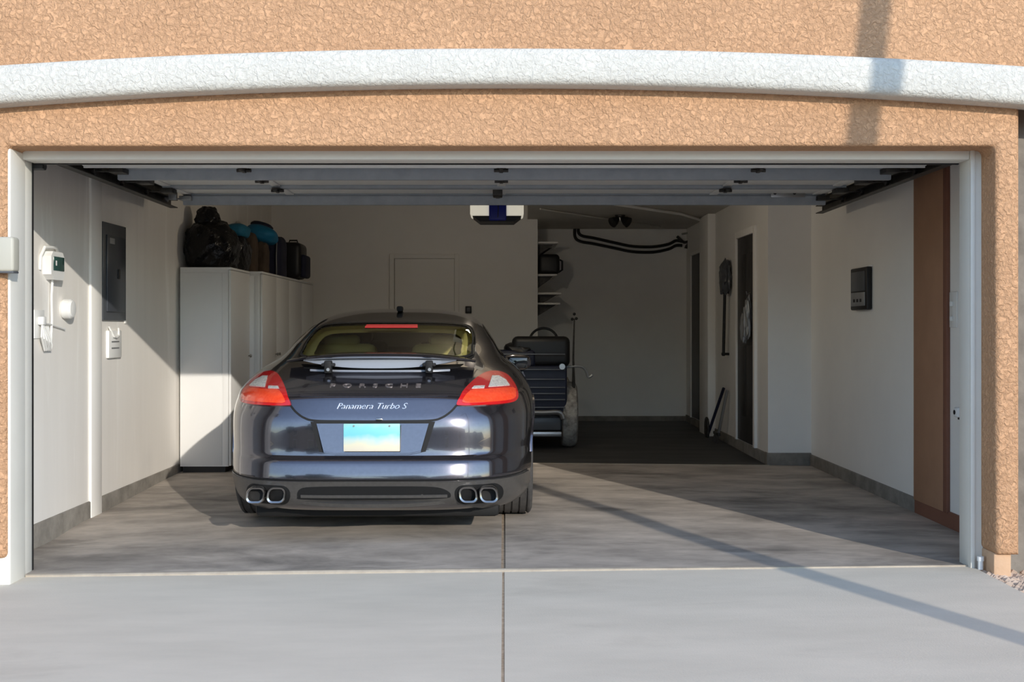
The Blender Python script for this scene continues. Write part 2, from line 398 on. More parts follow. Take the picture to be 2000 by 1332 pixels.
pb = NB()
for (a, c) in ((.25, .95), (1.1, 1.85)):
    for q in (0, 1):
        ya = lerp(y2a + .09, y2b - .09, .54 * q); box(pb, XI - .017, XI - .011, ya, ya + .24, .13 + a, .13 + c, bev=.004)
obj('door_panel', pb, M_DARKDOOR, d2)
d3, y3a, y3b, z3 = side_door('door_3', 1353, 1381, 500, M_DARKDOOR, .05)
# post between the doors
bx('trim_post', M_WALLB, None, XI - .09, XI, X(0, 1) * 0 + F * XI / (1402 - CX) - 6 + .13, F * XI / (1384 - CX) - 6 + .1, .03, 2.54, kind='structure', bev=.008)
# yard on the right and world beyond the camera
bx('ground', M_EARTH, None, -60, 60, -80, -.2, -.40, -.17, kind='structure')
bx('ground_right', M_EARTH, None, 2.42, 9, -9, .16, -.2, -.015, kind='structure')
bx('ground_left', M_EARTH, None, -12, -2.625, -9, 0, -.2, -.06, kind='structure')
bx('street', pm('asphalt', (0.06, 0.06, 0.062), (0.08, 0.08, 0.08), scale=3, rough=.9), None, -60, 60, -21, -10, -.2, -.14, kind='structure')

hb = NB(); hp = []
for i in range(81):
    x = lerp(-160, 160, i / 80); h = 8.5 + 5 * noise.noise(Vector((x * .02, 3.1, 0))) + 1.6 * noise.noise(Vector((x * .11, 7.7, 0)))
    hp.append([hb.verts.new((x, -95, -.5)), hb.verts.new((x, -112, h)), hb.verts.new((x, -135, -.5))])
for i in range(80):
    for k in range(2): hb.faces.new((hp[i][k], hp[i + 1][k], hp[i + 1][k + 1], hp[i][k + 1]))
obj('hills', hb, pm('dry_hills', (0.22, 0.17, 0.15), (0.30, 0.24, 0.20), scale=.2, rough=1), kind='structure')
bx('ground_far', M_EARTH, None, -160, 160, -140, -80, -.6, -.17, kind='structure')

# ================================================================ CAMERA, LIGHT, WORLD
cd = bpy.data.cameras.new('camera'); cam = bpy.data.objects.new('camera', cd); COL.objects.link(cam)
cam.location = (0, -D0, HC); cam.rotation_euler = (PI / 2, 0, 0)
cd.sensor_fit = 'HORIZONTAL'; cd.sensor_width = 36; cd.lens = F / 2000 * 36
cd.shift_x = (1000 - CX) / 2000; cd.shift_y = -(666 - CY) / 2000
S.camera = cam
AZ, SLOPE = math.radians(25), 0.325
sv = Vector((-math.sin(AZ), math.cos(AZ), -SLOPE * math.cos(AZ))).normalized()     # the way the sunlight travels
sd = bpy.data.lights.new('sun', 'SUN'); so = bpy.data.objects.new('sun', sd); COL.objects.link(so)
sd.energy = 3.35; sd.angle = math.radians(.5); sd.color = (1.0, .92, .81)
so.rotation_euler = sv.to_track_quat('-Z', 'Y').to_euler(); so.location = (8, -15, 8)
w = bpy.data.worlds.new('sky'); S.world = w; w.use_nodes = True
nt = w.node_tree; bg = nt.nodes['Background']
sk = nt.nodes.new('ShaderNodeTexSky'); sk.sky_type = 'NISHITA'; sk.sun_disc = False
sk.sun_elevation = math.asin(-sv.z); sk.sun_rotation = math.atan2(-sv.x, -sv.y)
sk.air_density = 1.0; sk.dust_density = .1; sk.ozone_density = 2.5
hs = nt.nodes.new('ShaderNodeHueSaturation'); hs.inputs['Saturation'].default_value = .84
nt.links.new(sk.outputs['Color'], hs.inputs['Color']); nt.links.new(hs.outputs['Color'], bg.inputs['Color']); bg.inputs['Strength'].default_value = .40
S.view_settings.view_transform = 'Standard'; S.view_settings.look = 'None'; S.view_settings.gamma = 1
S.view_settings.use_curve_mapping = False; S.view_settings.exposure = 0.0
try:
    S.cycles.max_bounces = 14; S.cycles.diffuse_bounces = 8; S.cycles.glossy_bounces = 6; S.cycles.transparent_max_bounces = 12
    S.cycles.use_denoising = True
except Exception: pass

# ================================================================ CAR
CAR_LOC = Vector((-.742, .50, -.012)); CAR_YAW = math.radians(.8)
car = thing('car', 'dark metallic grey four door sports saloon parked tail out in the garage', 'car', CAR_LOC, CAR_YAW)
SX = .972
#        z     w     y0    Lr    n    m    y1    Lf
LV = [( .185, .800, .40, 1.0,  4.5, 3.0, 4.62, .9),
      ( .200, .860, .27, 1.1,  4.5, 3.0, 4.70, .9),
      ( .240, .920, .14, 1.25, 4.5, 3.0, 4.78, .9),
      ( .300, .950, .060,1.33, 4.5, 3.0, 4.84, .9),
      ( .370, .962, .030,1.36, 4.6, 3.0, 4.87, .9),
      ( .405, .966, .012,1.38, 4.6, 3.0, 4.88, .9),
      ( .420, .968, .000,1.40, 4.6, 3.0, 4.89, .9),
      ( .470, .968, .008,1.39, 4.6, 3.0, 4.91, .9),
      ( .515, .968, .020,1.38, 4.6, 3.0, 4.92, .9),
      ( .545, .969, .052,1.35, 4.6, 3.0, 4.92, .9),
      ( .620, .972, .060,1.34, 4.6, 3.0, 4.92, .9),
      ( .700, .974, .064,1.34, 4.5, 3.0, 4.88, .95),
      ( .745, .973, .070,1.33, 4.4, 3.0, 4.82, 1.0),
      ( .800, .968, .086,1.31, 4.2, 2.9, 4.70, 1.05),
      ( .850, .958, .102,1.30, 4.0, 2.8, 4.45, 1.1),
      ( .872, .951, .110,1.29, 3.9, 2.8, 4.30, 1.1),
      ( .885, .946, .124,1.28, 3.8, 2.8, 4.20, 1.1),
      ( .920, .930, .205,1.22, 3.6, 2.8, 3.95, 1.0),
      ( .960, .905, .315,1.15, 3.4, 2.7, 3.70, .9),
      (1.000, .868, .440,1.08, 3.2, 2.7, 3.52, .8),
      (1.030, .828, .550,1.02, 3.2, 2.7, 3.44, .75),
      (1.060, .785, .670, .95, 3.2, 2.7, 3.37, .7),
      (1.100, .750, .830, .88, 3.2, 2.7, 3.28, .65),
      (1.160, .718, 1.04, .80, 3.2, 2.7, 3.16, .6),
      (1.220, .680, 1.27, .72, 3.2, 2.6, 3.04, .55),
      (1.280, .636, 1.52, .62, 3.1, 2.6, 2.92, .45),
      (1.325, .590, 1.74, .54, 3.0, 2.5, 2.82, .35),
      (1.360, .530, 1.95, .44, 2.8, 2.4, 2.74, .28),
      (1.385, .455, 2.12, .34, 2.6, 2.3, 2.68, .20),
      (1.402, .350, 2.27, .22, 2.4, 2.2, 2.60, .10),
      (1.410, .200, 2.36, .10, 2.2, 2.2, 2.54, .05)]
def pchip(xs, ys):
    n = len(xs); h = [xs[i + 1] - xs[i] for i in range(n - 1)]; d = [(ys[i + 1] - ys[i]) / h[i] for i in range(n - 1)]
    m = [d[0]] + [0] * (n - 2) + [d[-1]]
    for i in range(1, n - 1):
        if d[i - 1] * d[i] > 0:
            w1, w2 = 2 * h[i] + h[i - 1], h[i] + 2 * h[i - 1]; m[i] = (w1 + w2) / (w1 / d[i - 1] + w2 / d[i])
    def f(x):
        i = 0
        while i < n - 2 and x > xs[i + 1]: i += 1
        t = (x - xs[i]) / h[i]
        return ((1 + 2 * t) * (1 - t) ** 2 * ys[i] + t * (1 - t) ** 2 * h[i] * m[i] + t * t * (3 - 2 * t) * ys[i + 1] + t * t * (t - 1) * h[i] * m[i + 1])
    return f
LZ = [r[0] for r in LV]; LF = [pchip(LZ, [r[k] for r in LV]) for k in range(1, 8)]
def arcs(pts, n):
    L = [0]
    for i in range(1, len(pts)): L.append(L[-1] + (pts[i] - pts[i - 1]).length)
    out = []; j = 0
    for k in range(n + 1):
        t = L[-1] * k / n
        while j < len(L) - 2 and L[j + 1] < t: j += 1
        s = (t - L[j]) / max(1e-9, L[j + 1] - L[j]); out.append(pts[j].lerp(pts[j + 1], min(1, s)))
    return out
NR, NS, NF = 40, 30, 16
def ring(z, inset=0.0):
    wd, y0, Lr, n, m, y1, Lf = [f(z) for f in LF]
    wd -= inset; y0 += inset * 1.6; y1 -= inset * 1.6
    wd *= SX
    yr, yf = y0 + Lr, y1 - Lf
    q = [PI / 2 * i / 160 for i in range(161)]
    A = [Vector((wd * math.sin(t) ** (2 / n), yr - (yr - y0) * max(0, math.cos(t)) ** (2 / m), z)) for t in q]
    nf = 3.0
    C = [Vector((wd * max(0, math.cos(t)) ** (2 / nf), yf + (y1 - yf) * math.sin(t) ** (2 / 2.4), z)) for t in q]
    half = arcs(A, NR)
    B = [A[-1].lerp(C[0], i / NS) for i in range(1, NS)]
    half += B + arcs(C, NF)
    for p in half:
        k = abs(p.x) / wd
        if .15 < z < 1.0:
            p.x += k ** 4 * (.012 * math.exp(-((p.y - 1.1) / .5) ** 2) - .028 * math.exp(-((p.y - 2.5) / .8) ** 2)) * min(1, max(0, (1.0 - z) / .2))
    return half + [Vector((-p.x, p.y, p.z)) for p in half[-2:0:-1]]
def zs_of(a, b, step):
    zl = [z for z in LZ if a - 1e-6 <= z <= b + 1e-6]; out = []
    for i in range(len(zl) - 1):
        k = max(1, int(round((zl[i + 1] - zl[i]) / step)))
        out += [lerp(zl[i], zl[i + 1], j / k) for j in range(k)]
    return out + [zl[-1]]
def loft(zl, inset=0.0, caps=True):
    b = NB(); R = [[b.verts.new(p) for p in ring(z, inset)] for z in zl]; n = len(R[0])
    for i in range(len(R) - 1):
        for k in range(n): b.faces.new((R[i][k], R[i][(k + 1) % n], R[i + 1][(k + 1) % n], R[i + 1][k]))
    if caps: b.faces.new(R[0][::-1]); b.faces.new(R[-1])
    return b
body = loft(zs_of(.185, 1.41, .016))
body.normal_update()
CB = BVHTree.FromBMesh(body)
def hit(x, z, front=-2.0):
    """point and normal of the tail, seen along the car's own length"""
    p, nrm, i, d = CB.ray_cast(Vector((x, front, z)), Vector((0, 1, 0)))
    if p is None: return Vector((x, .6, z)), Vector((0, -1, 0))
    if nrm.y > 0: nrm = -nrm
    return p, nrm
def side_hit(y, z, s):
    p, nrm, i, d = CB.ray_cast(Vector((3 * s, y, z)), Vector((-s, 0, 0)))
    if p is None: return Vector((.7 * s, y, z)), Vector((s, 0, 0))
    if nrm.x * s < 0: nrm = -nrm
    return p, nrm
def flat_poly(poly, res):
    b = NB(); f = b.faces.new([b.verts.new((p[0], p[1], 0)) for p in poly])
    bmesh.ops.triangulate(b, faces=[f])
    for it in range(7):
        es = [e for e in b.edges if e.calc_length() > res]
        if not es: break
        bmesh.ops.subdivide_edges(b, edges=es, cuts=1)
        bmesh.ops.triangulate(b, faces=[f for f in b.faces if len(f.verts) > 3])
        bmesh.ops.beautify_fill(b, faces=b.faces, edges=[e for e in b.edges if not e.is_boundary])
    return b
def drape(poly, off=.004, deep=.012, res=.02, fn=hit):
    """a thin curved piece that follows the car's surface, with its own thickness"""
    b = flat_poly(poly, res); rim = {}
    for v in b.verts:
        x, z = v.co.x, v.co.y
        p, nrm = fn(x, z); v.co = p + nrm * off; rim[v] = p - nrm * deep
    be = [e for e in b.edges if e.is_boundary]; low = {}
    for e in be:
        for v in e.verts:
            if v not in low: low[v] = b.verts.new(rim[v])
    for e in be:
        a, c = e.verts; b.faces.new((a, c, low[c], low[a]))
    bmesh.ops.recalc_face_normals(b, faces=b.faces)
    s = sum((f.normal.y * f.calc_area() for f in b.faces)) if fn is hit else 0
    return b
def strip(pts, wdt, off=.003, fn=hit):
    """narrow band along a line on the surface"""
    b = NB(); P = [fn(p[0], p[1]) for p in pts]; rows = []
    for i, (p, nrm) in enumerate(P):
        t = (P[min(i + 1, len(P) - 1)][0] - P[max(i - 1, 0)][0]).normalized(); s = nrm.cross(t).normalized()
        rows.append([b.verts.new(p + nrm * (-.004) + s * wdt / 2), b.verts.new(p + nrm * off + s * wdt * .4), b.verts.new(p + nrm * off - s * wdt * .4), b.verts.new(p - nrm * .004 - s * wdt / 2)])
    for i in range(len(rows) - 1):
        for k in range(3): b.faces.new((rows[i][k], rows[i][k + 1], rows[i + 1][k + 1], rows[i + 1][k]))
    bmesh.ops.recalc_face_normals(b, faces=b.faces)
    return b
def cpart(name, bm, mat, parent=None, smooth=40, **k): return obj(name, bm, mat, parent or car, smooth, local=True, **k)

# rear window and cabin opening: cut the shell where the glass sits
def zc(x): return x
WIN = [(-.535, 1.075), (-.30, 1.062), (0, 1.058), (.30, 1.062), (.535, 1.075), (.558, 1.13), (.560, 1.20), (.535, 1.262), (.46, 1.288), (.25, 1.298), (0, 1.300), (-.25, 1.298), (-.46, 1.288), (-.535, 1.262), (-.560, 1.20), (-.558, 1.13)]
def in_poly(x, z, P):
    c = False; j = len(P) - 1
    for i in range(len(P)):
        if (P[i][1] > z) != (P[j][1] > z) and x < (P[j][0] - P[i][0]) * (z - P[i][1]) / (P[j][1] - P[i][1]) + P[i][0]: c = not c
        j = i
    return c
AX_R, AX_F, WR = 1.09, 4.02, .424
# wheel arches: booleaned out of the shell
def arch(shell):
    me = bpy.data.meshes.new('shell'); shell.to_mesh(me); so_ = bpy.data.objects.new('shell', me); COL.objects.link(so_)
    cut = []
    for ya in (AX_R, AX_F):
        for s in (-1, 1):
            b = NB(); cyl(b, (s * .60, ya, WR - .01), (s * 1.2, ya, WR - .01), .40, 48); cm = bpy.data.meshes.new('cut'); b.to_mesh(cm); b.free()
            c = bpy.data.objects.new('cut', cm); COL.objects.link(c); cut.append(c)
            md = so_.modifiers.new('b', 'BOOLEAN'); md.object = c; md.operation = 'DIFFERENCE'; md.solver = 'EXACT'
    dg = bpy.context.evaluated_depsgraph_get(); res = NB(); res.from_mesh(so_.evaluated_get(dg).to_mesh())
    for c in cut + [so_]: bpy.data.objects.remove(c, do_unlink=True)
    return res
shell = arch(body)
kill = [f for f in shell.faces if f.calc_center_median().y < 2.0 and f.normal.y < 0 and in_poly(f.calc_center_median().x, f.calc_center_median().z, [(p[0] * .985, p[1]) for p in WIN]) and f.calc_center_median().z > 1.06]
SIDEP = [(p.x, p.y) for p in crom([(1.55, 1.07), (2.2, 1.06), (3.0, 1.05), (3.22, 1.06), (3.0, 1.16), (2.7, 1.26), (2.3, 1.295), (1.95, 1.27), (1.65, 1.17)], 4)]
SCREEN = [(p.x, p.y) for p in crom([(-.60, 1.06), (0, 1.05), (.60, 1.06), (.56, 1.17), (.50, 1.28), (0, 1.31), (-.50, 1.28), (-.56, 1.17)], 4)]
def in_openings(f, k=.97):
    c = f.calc_center_median()
    if abs(f.normal.x) > .45 and c.z > 1.05 and in_poly(c.y, c.z, [(lerp(2.4, p[0], k), lerp(1.16, p[1], k)) for p in SIDEP]): return True
    return f.normal.y > .1 and c.y > 2.4 and in_poly(c.x, c.z, [(p[0] * k, lerp(1.18, p[1], k)) for p in SCREEN])
kill = list(set(kill) | {f for f in shell.faces if in_openings(f)})
bmesh.ops.delete(shell, geom=kill, context='FACES')
body.free()
C_BODY = cpart('body', shell, M_PAINT, smooth=32)

# glass with its dark printed border
gl = cpart('rear_window', drape([(p.x, p.y) for p in crom(WIN, 4)], .006, .002, .05), G_REAR)
def ringband(P, k, off):
    ctr = Vector((0, 1.2)); b = NB(); o = []
    for p in P:
        q = Vector((p.x * (1 - k * .9), 1.2 + (p.y - 1.2) * (1 - k * 2.2)))
        a, na = hit(p.x * 1.008, 1.2 + (p.y - 1.2) * 1.05); c, nc = hit(q.x, q.y)
        o.append((b.verts.new(a + na * off), b.verts.new(c + nc * (off + .004)), b.verts.new(a - na * .01)))
    n = len(o)
    for i in range(n):
        j = (i + 1) % n
        b.faces.new((o[i][0], o[j][0], o[j][1], o[i][1])); b.faces.new((o[i][2], o[j][2], o[j][0], o[i][0]))
    bmesh.ops.recalc_face_normals(b, faces=b.faces)
    return b
cpart('pillar_trim', ringband(crom([(p[0] * .975, 1.185 + (p[1] - 1.185) * .90) for p in WIN], 4), .13, -.035), M_OLIVE)
cpart('window_border', ringband(crom(WIN, 4), .04, .004), M_SEAM, gl)
def front_hit(x, z):
    p, nrm, i, d = CB.ray_cast(Vector((x, 6, z)), Vector((0, -1, 0)))
    if p is None: return Vector((x, 3.2, z)), Vector((0, 1, 0))
    return p, (nrm if nrm.y > 0 else -nrm)
cpart('windscreen', drape(SCREEN, .005, .003, .06, front_hit), G_SIDE)
# third brake light inside the top of the window
cpart('high_brake_light', drape([(-.19, 1.262), (.17, 1.262), (.165, 1.279), (-.185, 1.279)], .010, .003, .03), M_BRAKE)
# cabin
hl = loft([z for z in zs_of(1.06, 1.385, .02)], inset=.035, caps=False)
hl.faces.new([v for v in hl.verts][-len(ring(1.2)):])
killh = [f for f in hl.faces if f.calc_center_median().y < 1.75 and abs(f.calc_center_median().x) < .56 and f.normal.y < .2 and f.calc_center_median().z < 1.30]
hl.normal_update(); killh = list(set(killh) | {f for f in hl.faces if abs(f.normal.x) > .4 and 1.65 < f.calc_center_median().y < 3.1 and f.calc_center_median().z < 1.27} | {f for f in hl.faces if f.calc_center_median().y > 2.5 and abs(f.normal.y) > .2 and f.calc_center_median().z < 1.30})
bmesh.ops.delete(hl, geom=killh, context='FACES')
cpart('headliner', hl, M_OLIVE)
cabin = NB()
fl = loft([1.03, 1.05], inset=.06); fl_me = fl
cpart('cabin_floor', fl, M_CARPET)
box(cabin, -.66, .66, .95, 1.47, .95, 1.03, bev=.02); cpart('parcel_shelf', cabin, M_CARPET)
for xs_ in (-.37, .37):
    b = NB(); box(b, xs_ - .25, xs_ + .25, 1.50, 1.68, .80, 1.155, bev=.06, seg=3); st = cpart('rear_seat', b, M_OLIVE)
    b = NB(); box(b, xs_ - .13, xs_ + .13, 1.53, 1.64, 1.14, 1.215, bev=.03, seg=3); cpart('headrest', b, M_OLIVE, st)
    b = NB(); box(b, xs_ - .25, xs_ + .25, 2.42, 2.56, .80, 1.17, bev=.06, seg=3); st = cpart('front_seat', b, M_CARPET)
    b = NB(); box(b, xs_ - .14, xs_ + .14, 2.43, 2.53, 1.15, 1.25, bev=.04, seg=3); cpart('headrest', b, M_CARPET, st)

# tail lamps (drawn on the right, mirrored to the left)
LAMP = [(.413, .833), (.47, .907), (.57, .972), (.66, .992), (.755, .975), (.815, .925), (.838, .872), (.828, .833), (.77, .820), (.60, .818), (.45, .820)]
LM = lambda P: [(.470 + (x - .413) * .83, z) for x, z in P]
LAMP = LM(LAMP)
def mir(P, s): return [(s * p[0], p[1]) for p in (P if s > 0 else P[::-1])]
for s in (-1, 1):
    P = [(p.x, p.y) for p in crom(LAMP, 4)]
    lp = cpart('tail_lamp', drape(mir(P, s), .012, .012, .03), M_RED)
    OR = [(.448, .838), (.505, .892), (.60, .897), (.80, .897), (.818, .865), (.805, .842), (.74, .834), (.55, .832)]
    cpart('lower_lens', drape(mir([(p.x, p.y) for p in crom(LM(OR), 3)], s), .0155, .004, .03), M_ORANGE, lp, label='orange red ribbed lower lens')
    WH = [(.650, .908), (.672, .964), (.712, .962), (.752, .940), (.775, .909)]
    cpart('reversing_lens', drape(mir(WH, s), .0160, .004, .03), M_CLEAR, lp, label='clear ribbed reversing lens')
    cpart('small_lens', drape(mir(LM([(.515, .903), (.53, .914), (.605, .914), (.60, .903)]), s), .0158, .004, .03), M_CLEAR, lp, label='small pale bar lens')

# boot lid seam, bumper seams, lip
seam = crom([(-.47, .822), (-.44, .79), (-.39, .757), (-.325, .741), (-.15, .738), (0, .737), (.15, .738), (.325, .741), (.39, .757), (.44, .79), (.47, .822)], 8, False)
cpart('boot_seam', strip(seam, .014), M_SEAM)
cpart('boot_lip', strip([(x, .879) for x in rng(-.42, .42, 40)], .014, .006), M_PAINT)
cpart('bumper_seam', strip([(x, .412 - .0 * abs(x)) for x in rng(-.885, .885, 60)], .010), M_SEAM)
# plate recess: tilted panel between dark cheeks
rec = [(-.335, .733), (.335, .733), (.285, .565), (.22, .553), (-.22, .553), (-.285, .565)]
cpart('plate_recess', drape([(p[0] * 1.05, p[1] + .002) for p in rec], .003, .004, .03), M_SEAM)
b = NB(); f0 = []
for p in rec:
    t = (p[1] - .553) / .18
    f0.append(p)
prism(b, rec, lambda p: Vector((p[0] * .95, .030 + (p[1] - .553) * .19, p[1])), lambda p: Vector((p[0], .10 + (p[1] - .553) * .16, p[1])))
bmesh.ops.bevel(b, geom=[e for e in b.edges if abs(e.verts[0].co.y - e.verts[1].co.y) < .03 and e.verts[0].co.y < .075 and e.verts[1].co.y < .075], offset=.008, segments=2, affect='EDGES')
pr = cpart('plate_panel', b, M_PAINT)
# licence plate: blurred teal over white
mpl = pm('plate_face', (.5, .7, .7), rough=.45)
nt_ = mpl.node_tree; N_ = nt_.nodes; L_ = nt_.links
tc_ = N_.new('ShaderNodeTexCoord'); sx_ = N_.new('ShaderNodeSeparateXYZ'); rp_ = N_.new('ShaderNodeValToRGB'); mr_ = N_.new('ShaderNodeMapRange')
nz_ = N_.new('ShaderNodeTexNoise'); nz_.inputs['Scale'].default_value = 14; ad_ = N_.new('ShaderNodeMath'); ad_.operation = 'MULTIPLY_ADD'; ad_.inputs[1].default_value = .05
L_.new(tc_.outputs['Object'], sx_.inputs[0]); L_.new(tc_.outputs['Object'], nz_.inputs['Vector']); L_.new(nz_.outputs['Fac'], ad_.inputs[0]); L_.new(sx_.outputs['Z'], ad_.inputs[2])
L_.new(ad_.outputs[0], mr_.inputs['Value']); mr_.inputs['From Min'].default_value = .575 + .025; mr_.inputs['From Max'].default_value = .727 + .025
L_.new(mr_.outputs['Result'], rp_.inputs['Fac'])
cr = rp_.color_ramp; cr.elements[0].position = 0; cr.elements[0].color = (.66, .60, .48, 1); cr.elements[1].position = 1; cr.elements[1].color = (.30, .56, .52, 1)
for p_, c_ in ((.22, (.68, .64, .48, 1)), (.40, (.50, .62, .58, 1)), (.6, (.18, .55, .60, 1)), (.85, (.20, .58, .60, 1))):
    e_ = cr.elements.new(p_); e_.color = c_
L_.new(rp_.outputs['Color'], N_['Principled BSDF'].inputs['Base Color'])
PLX = 0.0
b = box(NB(), PLX - .158, PLX + .158, .008, .022, .573, .729, bev=.004); pl = cpart('licence_plate', b, mpl, label='teal and white licence plate')
b = NB()
for sx1 in (-.10, .10): cpart('plate_screw', cyl(NB(), (PLX + sx1, .004, .716), (PLX + sx1, .010, .716), .005, 10), M_GREYMETAL, pl)
cpart('boot_catch', box(NB(), .02, .055, .05, .07, .742, .756, bev=.004), M_CHROME)

# lettering
def islands(b):
    out = []; left = set(b.verts)
    while left:
        st = [left.pop()]; grp = set(st)
        while st:
            v = st.pop()
            for e in v.link_edges:
                o = e.other_vert(v)
                if o in left: left.discard(o); grp.add(o); st.append(o)
        n = NB(); mp = {v: n.verts.new(v.co) for v in grp}
        for f in {f for v in grp for f in v.link_faces}: n.faces.new([mp[v] for v in f.verts])
        out.append(n)
    b.free()
    return out
def text_on(txt, x0, x1, z0, z1, mat, name, shear=0.0, spacing=1.0, off=.004, offset=.004):
    cu = bpy.data.curves.new('t', 'FONT'); cu.body = txt; cu.shear = shear; cu.space_character = spacing; cu.offset = offset
    t = bpy.data.objects.new('t', cu); COL.objects.link(t)
    dg = bpy.context.evaluated_depsgraph_get(); b = NB(); b.from_mesh(t.evaluated_get(dg).to_mesh())
    bpy.data.objects.remove(t, do_unlink=True)
    xs = [v.co.x for v in b.verts]; zs = [v.co.y for v in b.verts]; a0, a1, c0, c1 = min(xs), max(xs), min(zs), max(zs)
    bmesh.ops.triangulate(b, faces=b.faces)
    for v in b.verts:
        x = x0 + (v.co.x - a0) / (a1 - a0) * (x1 - x0); z = z0 + (v.co.y - c0) / (c1 - c0) * (z1 - z0)
        p, nrm = hit(x, z); v.co = p + nrm * off
    r = bmesh.ops.extrude_face_region(b, geom=list(b.faces))
    for v in [g for g in r['geom'] if isinstance(g, bmesh.types.BMVert)]:
        p, nrm = hit(v.co.x, v.co.z); v.co = v.co - nrm * .006
    bmesh.ops.recalc_face_normals(b, faces=b.faces)
    for piece in islands(b): cpart(name, piece, mat, smooth=0)
text_on('PORSCHE', -.262, .262, .922, .939, M_LETTER, 'letter', 0, 2.05)
text_on('Panamera Turbo S', -.205, .195, .806, .838, M_SCRIPT, 'script_letter', .42, 1.0, offset=-.012)

# raised wing
b = NB(); secs = []
for i in range(33):
    x = lerp(-.575, .575, i / 32); k = abs(x) / .575
    zt = 1.100 - .040 * k ** 2.6; ch = .20 * (1 - .35 * k ** 3); yb_ = .40 + .17 * k ** 2.2; th = .020 * (1 - .55 * k ** 4)
    secs.append([b.verts.new((x, yb_, zt - .004)), b.verts.new((x, yb_ + .008, zt + th * .5)), b.verts.new((x, yb_ + ch * .5, zt + th)), b.verts.new((x, yb_ + ch, zt + th * .6)),
                 b.verts.new((x, yb_ + ch, zt - th)), b.verts.new((x, yb_ + .02, zt - th * .7))])
for i in range(32):
    for k in range(6): b.faces.new((secs[i][k], secs[i][(k + 1) % 6], secs[i + 1][(k + 1) % 6], secs[i + 1][k]))
b.faces.new(secs[0]); b.faces.new(secs[-1][::-1]); bmesh.ops.recalc_face_normals(b, faces=b.faces)
wing = cpart('rear_wing', b, M_PAINT)
# blade below the wing with the sky reflection put into its colour, dark gutter and struts
b = NB(); rows = []
for i in range(33):
    x = lerp(-.46, .46, i / 32); k = abs(x) / .46; h_ = .058 * (1 - k ** 2.4) + .004
    zt = 1.086 - .014 * k * k; y_ = .47 + .06 * k * k
    rows.append([b.verts.new((x, y_, zt)), b.verts.new((x, y_ - .035, zt - h_)), b.verts.new((x, y_ + .0, zt - h_ - .004)), b.verts.new((x, y_ + .03, zt))])
for i in range(32):
    for k in range(4): b.faces.new((rows[i][k], rows[i][(k + 1) % 4], rows[i + 1][(k + 1) % 4], rows[i + 1][k]))
b.faces.new(rows[0]); b.faces.new(rows[-1][::-1]); bmesh.ops.recalc_face_normals(b, faces=b.faces)
cpart('wing_panel', b, M_WING, wing, label='panel under the wing, coloured pale as if mirroring the sky')
cpart('wing_gutter', drape([(-.47, 1.022), (-.2, 1.012), (.2, 1.012), (.47, 1.022), (.5, 1.04), (.2, 1.034), (-.2, 1.034), (-.5, 1.04)], .003, .006, .04), M_SEAM)
cpart('gutter_trim', strip([(x, 1.006 + .05 * abs(x) ** 3) for x in rng(-.42, .42, 40)], .010, .006), M_WING)
for s in (-1, 1):
    b = box(NB(), s * .30 - .022, s * .30 + .022, .40, .46, .995, 1.07, bev=.008); box(b, s * .30 - .04, s * .30 + .04, .405, .455, 1.035, 1.055, bev=.006)
    cpart('wing_strut', b, M_SEAM, wing)
    cpart('strut_bolt', cyl(NB(), (s * .30 + .004, .385, 1.018), (s * .30 + .004, .41, 1.018), .010, 12), M_GREYMETAL, wing)

# lower valance, slot, exhausts
val = [(-.895, .400), (-.6, .404), (0, .406), (.6, .404), (.895, .400), (.905, .33), (.895, .26), (.80, .215), (.62, .220), (.50, .262), (.40, .272), (0, .268), (-.40, .272), (-.50, .262), (-.62, .220), (-.80, .215), (-.895, .26), (-.905, .33)]
va = cpart('valance', drape(val, .008, .012, .04), M_DIFF)
slot = [(p.x, p.y) for p in crom([(-.42, .32), (-.40, .365), (-.30, .378), (0, .380), (.30, .378), (.40, .362), (.44, .325), (.38, .308), (0, .302), (-.38, .304)], 4)]
cpart('air_slot', drape(slot, .012, .004, .04), M_SEAM, va)
b = strip([(x, .322 + .02 * abs(x) ** 3) for x in rng(-.40, .42, 40)], .020, .018); cpart('slot_blade', b, M_DIFF, va)
for x in (-.2, .09, .28): cpart('slot_rib', box(NB(), x - .006, x + .006, .035, .06, .315, .37), M_DSTEEL, va)
b = NB(); secs = []
for i in range(41):
    x = lerp(-.47, .47, i / 40); k = abs(x) / .47; y_ = .015 + .10 * k * k; z_ = .258 + .015 * k ** 3
    secs.append([b.verts.new((x, y_, z_)), b.verts.new((x, y_ - .012, z_ + .02)), b.verts.new((x, y_ + .03, z_ + .035)), b.verts.new((x, y_ + .22, z_ + .01)), b.verts.new((x, y_ + .22, z_ - .01))])
for i in range(40):
    for k in range(5): b.faces.new((secs[i][k], secs[i][(k + 1) % 5], secs[i + 1][(k + 1) % 5], secs[i + 1][k]))
b.faces.new(secs[0]); b.faces.new(secs[-1][::-1]); bmesh.ops.recalc_face_normals(b, faces=b.faces)
cpart('diffuser_lip', b, M_DIFF)
cpart('underbody', box(NB(), -.72, .72, .35, 4.5, .15, .26, bev=.03), M_SEAM)
def rrect(cx, cz, w_, h_, r, n=6, sk=0.0):
    out = []
    for (sx_, sz_, a0) in ((1, 1, 0), (-1, 1, 90), (-1, -1, 180), (1, -1, 270)):
        for k in range(n + 1):
            a = math.radians(a0 + 90 * k / n); px_ = sx_ * (w_ / 2 - r) + r * math.cos(a); pz_ = sz_ * (h_ / 2 - r) + r * math.sin(a)
            out.append((cx + px_ + sk * pz_, cz + pz_))
    return out
